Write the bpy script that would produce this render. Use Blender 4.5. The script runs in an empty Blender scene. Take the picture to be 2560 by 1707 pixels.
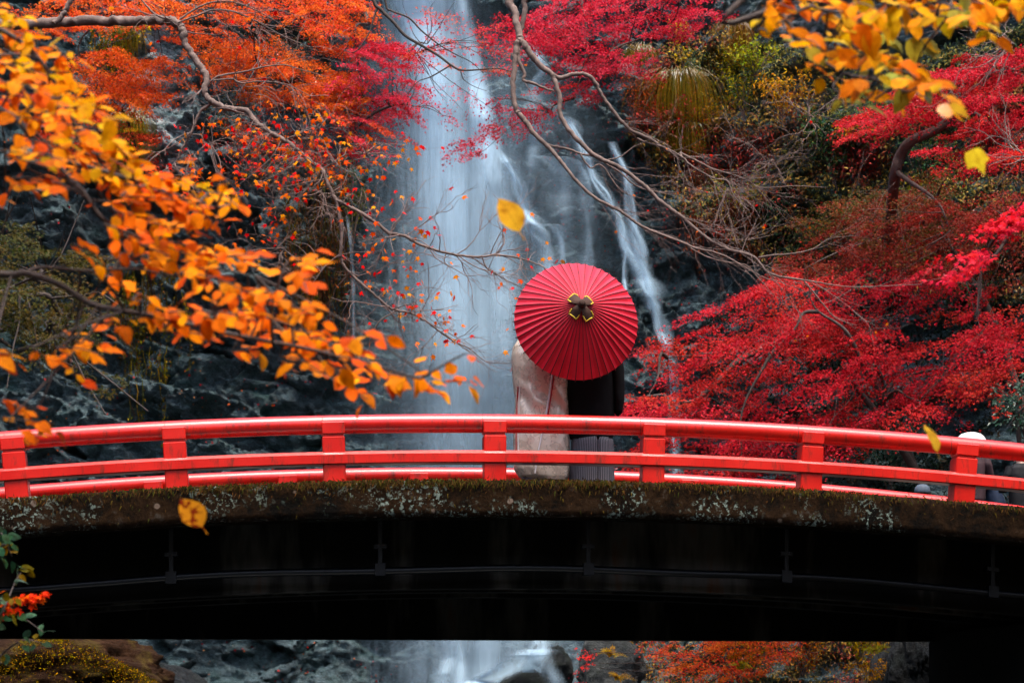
import bpy, math
import numpy as np
from mathutils import Vector, Matrix

rng = np.random.default_rng(11)
scene = bpy.context.scene

# ------------------------------------------------------------------ camera
F, UC, VH, EYE = 5300.0, 1280.0, 1752.0, 1.6      # focal length in photo pixels, centre column, horizon row, eye height
cam_data = bpy.data.cameras.new('camera')
cam = bpy.data.objects.new('camera', cam_data)
scene.collection.objects.link(cam)
cam_data.sensor_width = 36.0
cam_data.lens = F / 2560.0 * 36.0
cam_data.shift_y = (VH - 853.5) / 2560.0
cam_data.clip_start, cam_data.clip_end = 0.1, 500.0
cam_data.dof.use_dof = True
cam_data.dof.focus_distance = 21.5
cam_data.dof.aperture_fstop = 5.2
cam.location = (0, 0, EYE)
cam.rotation_euler = (math.radians(90), 0, 0)
scene.camera = cam

# ------------------------------------------------------------------ light
SUN_EL, SUN_AZ = math.radians(72), math.radians(160)   # azimuth from +Y towards +X: high over the gorge, slightly behind the camera
world = bpy.data.worlds.new('World')
scene.world = world
world.use_nodes = True
wn = world.node_tree
sky = wn.nodes.new('ShaderNodeTexSky')
sky.sky_type = 'NISHITA'
sky.sun_disc = False
sky.sun_elevation, sky.sun_rotation = SUN_EL, SUN_AZ
sky.air_density, sky.dust_density, sky.ozone_density = 1.0, 4.0, 0.6
bg = wn.nodes['Background']
bg.inputs['Strength'].default_value = 0.15
wn.links.new(sky.outputs['Color'], bg.inputs['Color'])
sun_data = bpy.data.lights.new('sun', 'SUN')
sun_data.energy = 1.8
sun_data.angle = math.radians(26)
sun_data.color = (1.0, 0.95, 0.87)
sun = bpy.data.objects.new('sun', sun_data)
scene.collection.objects.link(sun)
sv = Vector((math.sin(SUN_AZ) * math.cos(SUN_EL), math.cos(SUN_AZ) * math.cos(SUN_EL), math.sin(SUN_EL)))
sun.rotation_euler = sv.to_track_quat('Z', 'Y').to_euler()
sun.location = sv * 60
vs = scene.view_settings
vs.view_transform, vs.look, vs.gamma = 'Standard', 'None', 1.0
vs.use_curve_mapping = False
vs.exposure = 1.58
scene.cycles.max_bounces = 3
scene.cycles.use_adaptive_sampling = True
scene.cycles.adaptive_threshold = 0.03
scene.cycles.diffuse_bounces = 2
scene.cycles.glossy_bounces = 2
scene.cycles.transmission_bounces = 4
scene.cycles.transparent_max_bounces = 16
scene.cycles.use_denoising = True
scene.cycles.caustics_reflective = False
scene.cycles.caustics_refractive = False

# ------------------------------------------------------------------ helpers
def P(u, v, y):
    """A point of the place from its column and row in the photo and its distance."""
    return np.array([(u - UC) / F * y, y, EYE + (VH - v) / F * y])

def unit(a):
    a = np.asarray(a, float)
    return a / np.maximum(np.linalg.norm(a, axis=-1, keepdims=True), 1e-9)

def _hash(ix, iy, iz, seed):
    h = (ix * 374761393 + iy * 668265263 + iz * 1440670441 + seed * 974634777) & 0xFFFFFFFF
    h = ((h ^ (h >> 13)) * 1274126177) & 0xFFFFFFFF
    h = ((h ^ (h >> 16)) * 2246822519) & 0xFFFFFFFF
    return ((h ^ (h >> 15)) & 0xFFFFFF) / float(0xFFFFFF)

def vnoise(x, y, z=0.0, seed=0):
    x, y, z = np.broadcast_arrays(np.asarray(x, float), np.asarray(y, float), np.asarray(z, float))
    ix, iy, iz = np.floor(x).astype(np.int64), np.floor(y).astype(np.int64), np.floor(z).astype(np.int64)
    fx, fy, fz = x - ix, y - iy, z - iz
    fx, fy, fz = [f * f * (3 - 2 * f) for f in (fx, fy, fz)]
    r = 0
    for a in (0, 1):
        for b in (0, 1):
            for c in (0, 1):
                w = (fx if a else 1 - fx) * (fy if b else 1 - fy) * (fz if c else 1 - fz)
                r = r + w * _hash(ix + a, iy + b, iz + c, seed)
    return r

def fbm(x, y, z=0.0, octaves=4, seed=0, gain=0.5):
    r, amp, tot = 0, 1.0, 0.0
    for o in range(octaves):
        k = 2.03 ** o
        r = r + amp * (vnoise(np.asarray(x) * k, np.asarray(y) * k, np.asarray(z) * k, seed + o * 17) * 2 - 1)
        tot += amp
        amp *= gain
    return r / tot

class MB:
    """Collects vertices and faces; build() links them as one mesh object."""
    def __init__(self):
        self.v, self.f, self.c, self.n = [], [], [], 0
    def add(self, verts, faces, col=None):
        verts = np.asarray(verts, float).reshape(-1, 3)
        faces = np.asarray(faces, np.int64)
        self.v.append(verts)
        self.f.append(faces + self.n)
        c = np.ones((len(verts), 4))
        if col is not None:
            col = np.asarray(col, float)
            c[:, :col.shape[-1]] = col
        self.c.append(c)
        self.n += len(verts)
        return self
    def mesh(self, name, mat, smooth=True, color=True):
        me = bpy.data.meshes.new(name)
        v = np.concatenate(self.v)
        me.vertices.add(len(v))
        me.vertices.foreach_set('co', v.astype(np.float32).ravel())
        loops = np.concatenate([f.ravel() for f in self.f])
        sizes = np.concatenate([np.full(len(f), f.shape[1]) for f in self.f])
        starts = np.concatenate([[0], np.cumsum(sizes)[:-1]])
        me.loops.add(len(loops))
        me.loops.foreach_set('vertex_index', loops.astype(np.int32))
        me.polygons.add(len(sizes))
        me.polygons.foreach_set('loop_start', starts.astype(np.int32))
        me.polygons.foreach_set('use_smooth', np.full(len(sizes), smooth))
        me.update(calc_edges=True)
        if color:
            ca = me.color_attributes.new('Col', 'FLOAT_COLOR', 'POINT')
            ca.data.foreach_set('color', np.concatenate(self.c).astype(np.float32).ravel())
        me.materials.append(mat)
        return me
    def build(self, name, mat, parent=None, smooth=True, color=True):
        return link(name, self.mesh(name, mat, smooth, color), parent)

def link(name, me, parent=None):
    o = bpy.data.objects.new(name, me)
    scene.collection.objects.link(o)
    if parent is not None:
        o.parent = parent
        l = np.array(parent.get('_top', (0, 0, 0)))
        if parent.parent is None:
            o.matrix_parent_inverse = Matrix.Translation(-Vector(l))
        o['_top'] = tuple(float(q) for q in l)
    return o

def tag(o, label=None, cat=None, group=None, kind=None):
    if label: o['label'] = label
    if cat: o['category'] = cat
    if group: o['group'] = group
    if kind: o['kind'] = kind
    return o

def thing(name, label, cat, loc=(0, 0, 0), group=None):
    o = bpy.data.objects.new(name, None)
    scene.collection.objects.link(o)
    o.location = Vector([float(q) for q in loc])
    o.empty_display_size = 0.2
    o['_top'] = tuple(float(q) for q in loc)
    return tag(o, label, cat, group)

def smooth_path(pts, m=5, closed=False):
    p = np.asarray(pts, float)
    if len(p) < 3:
        t = np.linspace(0, 1, m + 1)[:, None]
        return p[0] * (1 - t) + p[-1] * t
    q = np.vstack([2 * p[0] - p[1], p, 2 * p[-1] - p[-2]])
    out = []
    for i in range(1, len(q) - 2):
        for t in np.arange(m) / m:
            a, b, c, d = q[i - 1], q[i], q[i + 1], q[i + 2]
            out.append(0.5 * (2 * b + (c - a) * t + (2 * a - 5 * b + 4 * c - d) * t * t + (3 * b - a - 3 * c + d) * t ** 3))
    out.append(p[-1])
    return np.array(out)

def tube(mb, pts, rad, sides=6, col=None, cap=True):
    pts = np.asarray(pts, float)
    n = len(pts)
    rad = np.broadcast_to(np.asarray(rad, float), (n,))
    tan = np.gradient(pts, axis=0) if n > 2 else np.tile(pts[1] - pts[0], (n, 1))
    tan = unit(tan)
    up = np.array([0.31, 0.2, 0.93])
    if abs(tan[0] @ up) > 0.9:
        up = np.array([1.0, 0.1, 0.0])
    a = unit(np.cross(tan, up))
    b = np.cross(tan, a)
    th = np.arange(sides) / sides * 2 * np.pi
    ring = a[:, None, :] * np.cos(th)[None, :, None] + b[:, None, :] * np.sin(th)[None, :, None]
    v = (pts[:, None, :] + ring * rad[:, None, None]).reshape(-1, 3)
    i = np.arange(n - 1)[:, None] * sides
    j = np.arange(sides)[None, :]
    k = (j + 1) % sides
    f = np.stack([i + j, i + k, i + sides + k, i + sides + j], -1).reshape(-1, 4)
    mb.add(v, f, col)
    if cap and sides >= 5:
        mb.add(v[:sides], np.arange(sides)[None, ::-1], col)
        mb.add(v[-sides:], np.arange(sides)[None, :], col)

def box(mb, lo, hi, tr=None, bev=0.0, col=None):
    lo, hi = np.asarray(lo, float), np.asarray(hi, float)
    if bev <= 0:
        c = np.array([[x, y, z] for x in (0, 1) for y in (0, 1) for z in (0, 1)], float)
        v = lo + c * (hi - lo)
        f = [[0, 1, 3, 2], [4, 6, 7, 5], [0, 4, 5, 1], [2, 3, 7, 6], [0, 2, 6, 4], [1, 5, 7, 3]]
        mb.add(tr(v) if tr else v, f, col)
        return
    v, idx = [], {}
    for sx in (0, 1):
        for sy in (0, 1):
            for sz in (0, 1):
                cor = lo + np.array([sx, sy, sz]) * (hi - lo)
                sgn = np.array([1 - 2 * sx, 1 - 2 * sy, 1 - 2 * sz])
                for ax in range(3):
                    q = cor + sgn * bev
                    q[ax] = cor[ax]
                    idx[(sx, sy, sz, ax)] = len(v)
                    v.append(q)
    quads, tris = [], []
    def face(ids, want):
        a, b, c = [np.array(v[k]) for k in ids[:3]]
        if np.dot(np.cross(b - a, c - a), want) < 0:
            ids = ids[::-1]
        return ids
    for ax in range(3):
        o1, o2 = [k for k in range(3) if k != ax]
        for s in (0, 1):
            ids = []
            for p, q in ((0, 0), (1, 0), (1, 1), (0, 1)):
                k = [0, 0, 0]; k[ax] = s; k[o1] = p; k[o2] = q
                ids.append(idx[(*k, ax)])
            w = np.zeros(3); w[ax] = 2 * s - 1
            quads.append(face(ids, w))
        for p in (0, 1):
            for q in (0, 1):
                k0 = [0, 0, 0]; k0[o1] = p; k0[o2] = q
                k1 = list(k0); k1[ax] = 1
                w = np.zeros(3); w[o1] = 2 * p - 1; w[o2] = 2 * q - 1
                quads.append(face([idx[(*k0, o1)], idx[(*k1, o1)], idx[(*k1, o2)], idx[(*k0, o2)]], w))
    for k in [(x, y, z) for x in (0, 1) for y in (0, 1) for z in (0, 1)]:
        tris.append(face([idx[(*k, 0)], idx[(*k, 1)], idx[(*k, 2)]], 2 * np.array(k) - 1))
    v = np.array(v)
    v = tr(v) if tr else v
    mb.add(v, quads, col)
    mb.f.append(np.array(tris) + mb.n - len(v))

def grid_faces(nu, nv, wrap=False):
    i, j = np.meshgrid(np.arange(nu - 1), np.arange(nv if wrap else nv - 1), indexing='ij')
    k = (j + 1) % nv
    return np.stack([i * nv + j, i * nv + k, (i + 1) * nv + k, (i + 1) * nv + j], -1).reshape(-1, 4)

# ------------------------------------------------------------------ materials
class NT:
    def __init__(self, name):
        self.m = bpy.data.materials.new(name)
        self.m.use_nodes = True
        self.t = self.m.node_tree
        self.t.nodes.clear()
        self.out = self.t.nodes.new('ShaderNodeOutputMaterial')
    def n(self, kind, **kw):
        nd = self.t.nodes.new('ShaderNode' + kind)
        ins = kw.pop('ins', {})
        for k, v in kw.items():
            setattr(nd, k, v)
        for k, v in ins.items():
            if hasattr(v, 'is_output'):
                self.t.links.new(v, nd.inputs[k])
            else:
                nd.inputs[k].default_value = v
        return nd
    def coord(self, kind='Object', scale=(1, 1, 1), rot=(0, 0, 0), loc=(0, 0, 0)):
        tc = self.n('TexCoord')
        mp = self.n('Mapping', ins={'Vector': tc.outputs[kind], 'Scale': scale, 'Rotation': rot, 'Location': loc})
        return mp.outputs[0]
    def noise(self, vec, scale, detail=6, rough=0.55, dist=0.0):
        return self.n('TexNoise', ins={'Vector': vec, 'Scale': scale, 'Detail': detail, 'Roughness': rough, 'Distortion': dist}).outputs[0]
    def ramp(self, fac, stops, interp='LINEAR'):
        r = self.n('ValToRGB', ins={'Fac': fac})
        r.color_ramp.interpolation = interp
        e = r.color_ramp.elements
        while len(e) < len(stops):
            e.new(0.5)
        for el, (p, c) in zip(e, stops):
            el.position = p
            el.color = (*c, 1) if len(c) == 3 else c
        return r.outputs[0]
    def mix(self, fac, a, b, blend='MIX'):
        m = self.n('Mix', data_type='RGBA', blend_type=blend)
        for k, v in ((0, fac), (6, a), (7, b)):
            if hasattr(v, 'is_output'):
                self.t.links.new(v, m.inputs[k])
            else:
                m.inputs[k].default_value = v if k == 0 else (*v, 1)
        return m.outputs[2]
    def math(self, op, a, b=0.0, c=0.0):
        m = self.n('Math', operation=op)
        for k, v in enumerate((a, b, c)):
            if hasattr(v, 'is_output'):
                self.t.links.new(v, m.inputs[k])
            else:
                m.inputs[k].default_value = v
        return m.outputs[0]
    def bump(self, h, strength=0.3, dist=0.02, normal=None):
        ins = {'Height': h, 'Strength': strength, 'Distance': dist}
        if normal is not None:
            ins['Normal'] = normal
        return self.n('Bump', ins=ins).outputs[0]
    def principled(self, **ins):
        p = self.n('BsdfPrincipled', ins={k.replace('_', ' '): v for k, v in ins.items()})
        self.t.links.new(p.outputs[0], self.out.inputs[0])
        return p
    def surface(self, s):
        self.t.links.new(s, self.out.inputs[0])
        return self.m

def leaf_material(name, source='Col', trans=0.45, gloss=0.10, rough=0.45, mottled=False):
    t = NT(name)
    if source == 'Col':
        col = t.n('Attribute', attribute_name='Col').outputs['Color']
    else:
        col = t.n('ObjectInfo').outputs['Color']
    if mottled:
        oc = t.n('TexCoord').outputs['Object']
        xyz = t.n('SeparateXYZ', ins={0: oc})
        ay_ = t.math('ABSOLUTE', xyz.outputs[1])
        rnd = t.n('ObjectInfo').outputs['Random']
        vein = t.math('SINE', t.math('MULTIPLY', t.math('SUBTRACT', xyz.outputs[0], t.math('MULTIPLY', ay_, 0.9)), 55.0))
        vm = t.ramp(vein, [(0.80, (1, 1, 1)), (0.97, (0.80, 0.78, 0.72))])
        mr = t.ramp(ay_, [(0.006, (0.72, 0.66, 0.6)), (0.018, (1, 1, 1))])
        off = t.n('VectorMath', operation='ADD', ins={0: oc, 1: t.n('CombineXYZ', ins={0: t.math('MULTIPLY', rnd, 37.0), 1: t.math('MULTIPLY', rnd, 91.0)}).outputs[0]}).outputs[0]
        nz = t.noise(off, 2.6, 4, 0.65)
        age = t.ramp(nz, [(0.40, (1, 1, 1)), (0.60, (0.80, 0.70, 0.60)), (0.72, (0.42, 0.26, 0.18))])
        col = t.mix(1.0, t.mix(1.0, t.mix(1.0, col, age, 'MULTIPLY'), vm, 'MULTIPLY'), mr, 'MULTIPLY')
    d = t.n('BsdfDiffuse', ins={'Color': col}).outputs[0]
    tr = t.n('BsdfTranslucent', ins={'Color': col}).outputs[0]
    m = t.n('MixShader', ins={0: trans, 1: d, 2: tr}).outputs[0]
    if gloss > 0:
        g = t.n('BsdfGlossy', ins={'Color': (1, 1, 1, 1), 'Roughness': rough}).outputs[0]
        fr = t.n('Fresnel', ins={'IOR': 1.4}).outputs[0]
        m = t.n('MixShader', ins={0: t.math('MULTIPLY', fr, gloss * 10), 1: m, 2: g}).outputs[0]
    return t.surface(m)

def bark_material(name, dark, light, scale=1.0):
    t = NT(name)
    c = t.coord('Object', (1, 1, 1))
    a = t.noise(c, 9 * scale, 6, 0.65)
    b = t.noise(c, 55 * scale, 4)
    col = t.mix(t.math('MULTIPLY', b, 0.5), t.ramp(a, [(0.35, dark), (0.65, light)]), tuple(min(1, 1.25 * q) for q in light))
    t.principled(Base_Color=col, Roughness=0.85, Normal=t.bump(b, 0.5, 0.01))
    return t.m

def rock_material(name, stops, moss=(0.02, 0.035, 0.012), moss_amt=0.5, wet=0.35, scale=1.0, pale=False, tilt=0.25, crack=2.5, spec=0.5):
    t = NT(name)
    flat = t.coord('Object', (scale, scale, 2.3 * scale), (0, tilt, 0))
    iso = t.coord('Object', (scale, scale, scale))
    big = t.noise(iso, 0.45, 3, 0.6)
    mid = t.noise(flat, 2.2, 5, 0.68, 0.7)
    fine = t.noise(flat, 15, 5, 0.78, 0.5)
    vor = t.n('TexVoronoi', feature='DISTANCE_TO_EDGE', ins={'Vector': flat, 'Scale': 2.4}).outputs[0]
    f = t.math('ADD', t.math('MULTIPLY', mid, 0.42), t.math('MULTIPLY', fine, 0.58))
    col = t.ramp(f, stops)
    col = t.mix(t.ramp(big, [(0.35, (0, 0, 0)), (0.75, (1, 1, 1))]), t.mix(1.0, col, (0.55, 0.6, 0.62), 'MULTIPLY'), col)
    if moss_amt > 0:
        mk = t.ramp(t.noise(iso, 1.1, 4, 0.65), [(0.50, (0, 0, 0)), (0.68, (moss_amt,) * 3)])
        col = t.mix(mk, col, moss)
    if pale:
        att = t.n('Attribute', attribute_name='Col').outputs['Color']
        pk = t.math('MULTIPLY', att, t.ramp(t.noise(flat, 3.0, 5, 0.75), [(0.44, (0, 0, 0)), (0.62, (1, 1, 1))]))
        col = t.mix(pk, col, (0.42, 0.44, 0.44))
    h = t.math('ADD', t.math('MULTIPLY', mid, 1.0), t.math('ADD', t.math('MULTIPLY', fine, 0.8), t.math('MULTIPLY', t.math('MINIMUM', vor, 0.08), crack)))
    rg = t.ramp(t.noise(iso, 3.0, 2), [(0.35, (wet,) * 3), (0.7, (0.75,) * 3)])
    t.principled(Base_Color=col, Roughness=rg, Specular_IOR_Level=spec, Normal=t.bump(h, 0.9, 0.12))
    return t.m

M = {}
M['leaf'] = leaf_material('leaf_foliage', 'Col', 0.45, 0.012)
M['big_leaf'] = leaf_material('large_leaf', 'Obj', 0.45, 0.006, 0.55, True)
M['big_leaf_mass'] = leaf_material('large_leaf_mass', 'Col', 0.45, 0.006, 0.55)
M['moss'] = leaf_material('dry_moss', 'Col', 0.2, 0.0)
M['glossy_leaf'] = leaf_material('evergreen_leaf', 'Col', 0.2, 0.05, 0.25)
M['bark'] = bark_material('pale_maple_bark', (0.055, 0.034, 0.027), (0.18, 0.12, 0.098))
M['dark_bark'] = bark_material('dark_bark', (0.018, 0.012, 0.01), (0.06, 0.04, 0.032))
M['mid_bark'] = bark_material('brown_bark', (0.035, 0.022, 0.018), (0.12, 0.08, 0.065), 1.5)
M['twig'] = bark_material('twig_bark', (0.08, 0.048, 0.04), (0.21, 0.14, 0.12))
M['rock'] = rock_material('wet_cliff_rock', [(0.33, (0.004, 0.006, 0.008)), (0.42, (0.026, 0.046, 0.052)), (0.51, (0.085, 0.142, 0.155)), (0.63, (0.22, 0.31, 0.34))],
                          moss=(0.022, 0.075, 0.062), moss_amt=0.65, wet=0.28, pale=True)
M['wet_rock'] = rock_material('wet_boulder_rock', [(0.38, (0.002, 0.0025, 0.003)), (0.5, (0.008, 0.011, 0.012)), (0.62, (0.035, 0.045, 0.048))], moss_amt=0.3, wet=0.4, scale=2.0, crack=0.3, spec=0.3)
M['boulder'] = rock_material('grey_boulder_rock', [(0.3, (0.03, 0.032, 0.03)), (0.55, (0.12, 0.125, 0.12)), (0.75, (0.27, 0.27, 0.25))], moss_amt=0.45, wet=0.6, scale=2.0, crack=0.5, spec=0.2)
M['brown_rock'] = rock_material('mossy_brown_rock', [(0.3, (0.012, 0.006, 0.003)), (0.55, (0.075, 0.03, 0.012)), (0.78, (0.2, 0.1, 0.045))],
                                moss=(0.15, 0.11, 0.015), moss_amt=0.6, wet=0.8, scale=2.5, crack=0.4, spec=0.1)
M['soil'] = rock_material('leaf_litter_soil', [(0.3, (0.008, 0.006, 0.004)), (0.55, (0.03, 0.022, 0.014)), (0.75, (0.06, 0.045, 0.03))], moss=(0.02, 0.03, 0.01), moss_amt=0.6, wet=0.8)
# ------------------------------------------------------------------ gorge terrain
def cliff_base(x, z):
    b = 50.6 + 0 * x
    b = b - 0.45 * np.maximum(0, -x - 2.8) - 0.55 * np.maximum(0, x - 5.5)
    b = b - 0.30 * np.maximum(0, 7.5 - z)
    b = b + 1.3 * np.exp(-((x + 1.6) / 2.6) ** 2)
    return b

def blocks(x, z, scale, amp, tilt, seed):
    """Broken, angular rock faces: every cell stands out by its own amount and leans its own way."""
    X, Z = (x * 0.94 + z * 0.34) * scale, (z * 0.94 - x * 0.34) * scale * 1.6
    ix, iz = np.floor(X).astype(np.int64), np.floor(Z).astype(np.int64)
    best = np.full(X.shape, 1e9)
    out = np.zeros(X.shape)
    for a in (-1, 0, 1):
        for c in (-1, 0, 1):
            jx, jz = ix + a, iz + c
            dx, dz = X - jx - _hash(jx, jz, 1, seed), Z - jz - _hash(jx, jz, 2, seed)
            d = dx * dx + dz * dz
            h = amp * (_hash(jx, jz, 3, seed) - .5) + tilt / scale * ((_hash(jx, jz, 4, seed) - .5) * dx + (_hash(jx, jz, 5, seed) - .65) * dz)
            m = d < best
            out = np.where(m, h, out)
            best = np.where(m, d, best)
    return out

def cliffY(x, z, detail=True):
    b = cliff_base(x, z) + 1.5 * fbm(x * 0.22, z * 0.2, 3.1, 3, 5)
    L = z * 0.75 + 0.22 * x + 1.3 * fbm(x * 0.35, z * 0.3, 1.7, 3, 9)
    fr = L - np.floor(L)
    b = b - 0.4 * fr ** 1.6 * (0.5 + vnoise(x * 0.5, z * 0.3, 2.2, 3))
    if not detail:
        return b
    b = b + 0.35 * fbm(x * 0.9, z * 1.5, 7.7, 5, 21, .58)
    wx, wz = x + 0.35 * fbm(x * 0.8, z * 0.8, 4.4, 2, 33), z + 0.35 * fbm(x * 0.8, z * 0.8, 9.4, 2, 35)
    b = b + blocks(wx, wz, 0.75, 0.5, 0.7, 61) + blocks(wx, wz, 1.9, 0.28, 0.45, 63) + blocks(x, z, 4.6, 0.11, 0.20, 65)
    rid = 1 - np.abs(fbm(x * 2.6, z * 4.2, 1.1, 4, 41, 0.6))
    b = b - 0.12 * rid ** 3 - 0.07 * (1 - np.abs(fbm(x * 6.5, z * 9.5, 2.1, 3, 47, .65))) ** 2
    return b

def on_cliff(u, v, lift=0.05, detail=True):
    """Where the ray through photo column u and row v meets the cliff."""
    u, v = np.asarray(u, float), np.asarray(v, float)
    y = np.full(u.shape, 47.0)
    for _ in range(7):
        y = 0.4 * y + 0.6 * cliffY((u - UC) / F * y, EYE + (VH - v) / F * y, detail)
    y = y - lift
    return np.stack([(u - UC) / F * y, y, EYE + (VH - v) / F * y], -1)

xs = np.concatenate([np.linspace(-40, -14, 34)[:-1], np.linspace(-14, 14, 520), np.linspace(14, 40, 34)[1:]])
zs = np.concatenate([np.linspace(-3, 0.5, 10)[:-1], np.linspace(0.5, 19.5, 370), np.linspace(19.5, 27, 22)[1:]])
gx, gz = np.meshgrid(xs, zs, indexing='ij')
gy = cliffY(gx, gz)
far = np.clip((np.abs(gx) - 14) / 12, 0, 1)
gy = gy - far * 10
gu, gv = gx / gy * F + UC, VH - (gz - EYE) / gy * F
pale = np.exp(-((gu - 385) / 75) ** 2) * (gv < 420) * 1.0 + 0.55 * np.exp(-((gu - 1960) / 190) ** 2 - ((gv - 110) / 130) ** 2) \
     + 0.5 * np.exp(-((gu - 2020) / 200) ** 2 - ((gv - 40) / 90) ** 2)
mb = MB()
mb.add(np.stack([gx, gy, gz], -1).reshape(-1, 3), grid_faces(len(xs), len(zs))[:, ::-1], np.clip(pale, 0, 1).reshape(-1, 1) * np.ones(3))
tag(mb.build('cliff', M['rock']), 'dark wet layered rock face behind the waterfall', kind='structure')

# valley floor and the two wooded banks, one sheet that runs on behind the camera
tx = np.concatenate([np.linspace(-120, -24, 16)[:-1], np.linspace(-24, 24, 97), np.linspace(24, 120, 16)[1:]])
ty = np.concatenate([np.linspace(-120, -20, 16)[:-1], np.linspace(-20, 56, 120)])
hx, hy = np.meshgrid(tx, ty, indexing='ij')
edge = np.maximum(9.0, 0.27 * hy + 2.5)
bank = np.maximum(0, np.abs(hx) - edge)
hz = 0.3 * fbm(hx * 0.3, hy * 0.3, 0, 4, 2) + np.minimum(bank * 1.0, 15 + 0.1 * bank) * (1 + 0.12 * fbm(hx * .2, hy * .2, 1, 3, 8))
hz = hz + np.minimum(20, np.maximum(0, -hy - 8) * 0.8)  # unseen hill behind the camera, raised to block the low sky
hz = hz - 0.9 * np.exp(-((hx + 0.3 + 1.2 * np.sin(hy * 0.11)) / 2.6) ** 2)
hz = hz + np.clip((hy - 38) / 12, 0, 1) * 0.8
mb = MB()
mb.add(np.stack([hx, hy, hz], -1).reshape(-1, 3), grid_faces(len(tx), len(ty)))
tag(mb.build('ground', M['soil']), 'leaf-littered floor and banks of the gorge', kind='structure')

# stream below the bridge
t = NT('stream_water')
wv = t.coord('Object', (1, 0.35, 1))
t.principled(Base_Color=(0.012, 0.02, 0.024, 1), Roughness=0.08, Normal=t.bump(t.noise(wv, 3, 5), 0.4, 0.05))
sy = np.linspace(-30, 46, 70)
sw = np.linspace(-3.2, 3.2, 13)
ax, ay = np.meshgrid(sw, sy, indexing='ij')
ax = ax - 0.3 - 1.2 * np.sin(ay * 0.11)
mb = MB()
mb.add(np.stack([ax, ay, -0.32 + 0.015 * ay.clip(0) + 0.03 * fbm(ax, ay * .5, 0, 2, 4)], -1).reshape(-1, 3), grid_faces(13, 70))
tag(mb.build('stream', t.m), 'dark shallow stream running under the bridge', kind='structure')

# ------------------------------------------------------------------ waterfall
t = NT('falling_water')
att = t.n('Attribute', attribute_name='Col')
sep = t.n('SeparateColor', ins={0: att.outputs['Color']})
across, along, dens, wid = sep.outputs[0], sep.outputs[1], sep.outputs[2], att.outputs['Alpha']
vec = t.n('CombineXYZ', ins={0: wid, 1: t.math('MULTIPLY', along, 0.07), 2: dens}).outputs[0]
n1 = t.noise(vec, 2.2, 5, 0.6)
n2 = t.noise(vec, 9.0, 4, 0.6)
st = t.math('ADD', t.math('MULTIPLY', n1, 0.75), t.math('MULTIPLY', n2, 0.25))
st = t.ramp(st, [(0.30, (0, 0, 0)), (0.68, (1, 1, 1))])
edgef = t.math('POWER', t.math('SUBTRACT', 1.0, t.math('POWER', t.math('MINIMUM', t.math('ABSOLUTE', t.math('ADD', across, t.math('MULTIPLY', t.math('SUBTRACT', n2, 0.5), 0.5))), 1.0), 2.0)), 1.9)
al = t.math('MULTIPLY', t.math('MULTIPLY', edgef, dens), t.math('ADD', 0.24, t.math('MULTIPLY', st, 1.15)))
al = t.math('MINIMUM', al, 0.97)
wd = t.n('BsdfDiffuse', ins={'Color': (0.52, 0.71, 0.86, 1)}).outputs[0]
wt = t.n('BsdfTranslucent', ins={'Color': (0.52, 0.71, 0.86, 1)}).outputs[0]
wm = t.n('MixShader', ins={0: 0.4, 1: wd, 2: wt}).outputs[0]
M['water'] = t.surface(t.n('MixShader', ins={0: al, 1: t.n('BsdfTransparent').outputs[0], 2: wm}).outputs[0])

def water_sheet(name, parent, pts, lift, seed, nx=14, fade=True, ripple=0.1):
    """pts: rows of (u, v, half width in photo pixels, density)."""
    q = smooth_path(pts, 8)
    y = cliff_base((q[:, 0] - UC) / F * 49, EYE + (VH - q[:, 1]) / F * 49)
    surf = on_cliff(q[:, 0], q[:, 1], 0, False)[:, 1]
    y = np.convolve(np.pad(np.minimum(surf, y), 3, 'edge'), np.ones(7) / 7, 'valid') - lift
    s = np.linspace(-1, 1, nx)
    U = q[:, 0][:, None] + q[:, 2][:, None] * s[None, :]
    V = np.repeat(q[:, 1][:, None], nx, 1)
    Y = np.repeat(y[:, None], nx, 1) + ripple * fbm(U * 0.02, V * 0.003, seed, 2, seed) + 0.35 * s[None, :] ** 2 * (q[:, 2][:, None] / 90)
    X, Z = (U - UC) / F * Y, EYE + (VH - V) / F * Y
    d = q[:, 3].clip(0, 3)
    c = np.zeros((len(q), nx, 4))
    c[..., 0] = s
    c[..., 1] = Z + seed * 13
    c[..., 2] = d[:, None]
    c[..., 3] = X + seed * 7.3
    mb = MB()
    mb.add(np.stack([X, Y, Z], -1).reshape(-1, 3), grid_faces(len(q), nx), c.reshape(-1, 4))
    return mb.build(name, M['water'], parent)

wf = thing('waterfall', 'tall pale veil of water pouring down the dark cliff', 'waterfall', (-1.2, 48, 1.0))
main = [(1040, -180, 130, 1.0), (1048, 0, 135, 1.0), (1068, 120, 140, .95), (1095, 240, 150, .9), (1115, 360, 165, .82), (1130, 480, 175, .74), (1140, 640, 180, .62), (1145, 800, 185, .52),
        (1165, 950, 220, .42), (1165, 1100, 220, .38), (1170, 1300, 220, .38), (1180, 1500, 210, .42), (1190, 1640, 210, .45), (1195, 1760, 210, .45)]
core = [(1020, -180, 60, 1.3), (1030, 0, 62, 1.4), (1055, 110, 58, 1.1), (1085, 220, 60, .9), (1105, 340, 75, .75), (1120, 500, 85, .65), (1130, 700, 80, .5), (1130, 900, 80, .4), (1130, 1150, 90, .3)]
core2 = [(1140, -60, 26, .6), (1160, 60, 30, .8), (1180, 160, 34, .9), (1200, 260, 40, .95), (1215, 350, 48, .85), (1235, 480, 50, .6), (1250, 640, 55, .5), (1250, 850, 60, .4), (1250, 1050, 60, .3)]
veil = [(1050, -100, 200, .2), (1075, 150, 240, .26), (1125, 400, 285, .28), (1145, 700, 315, .28), (1150, 1000, 350, .28), (1160, 1300, 340, .26), (1210, 1560, 360, .36), (1220, 1760, 360, .34)]
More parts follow.
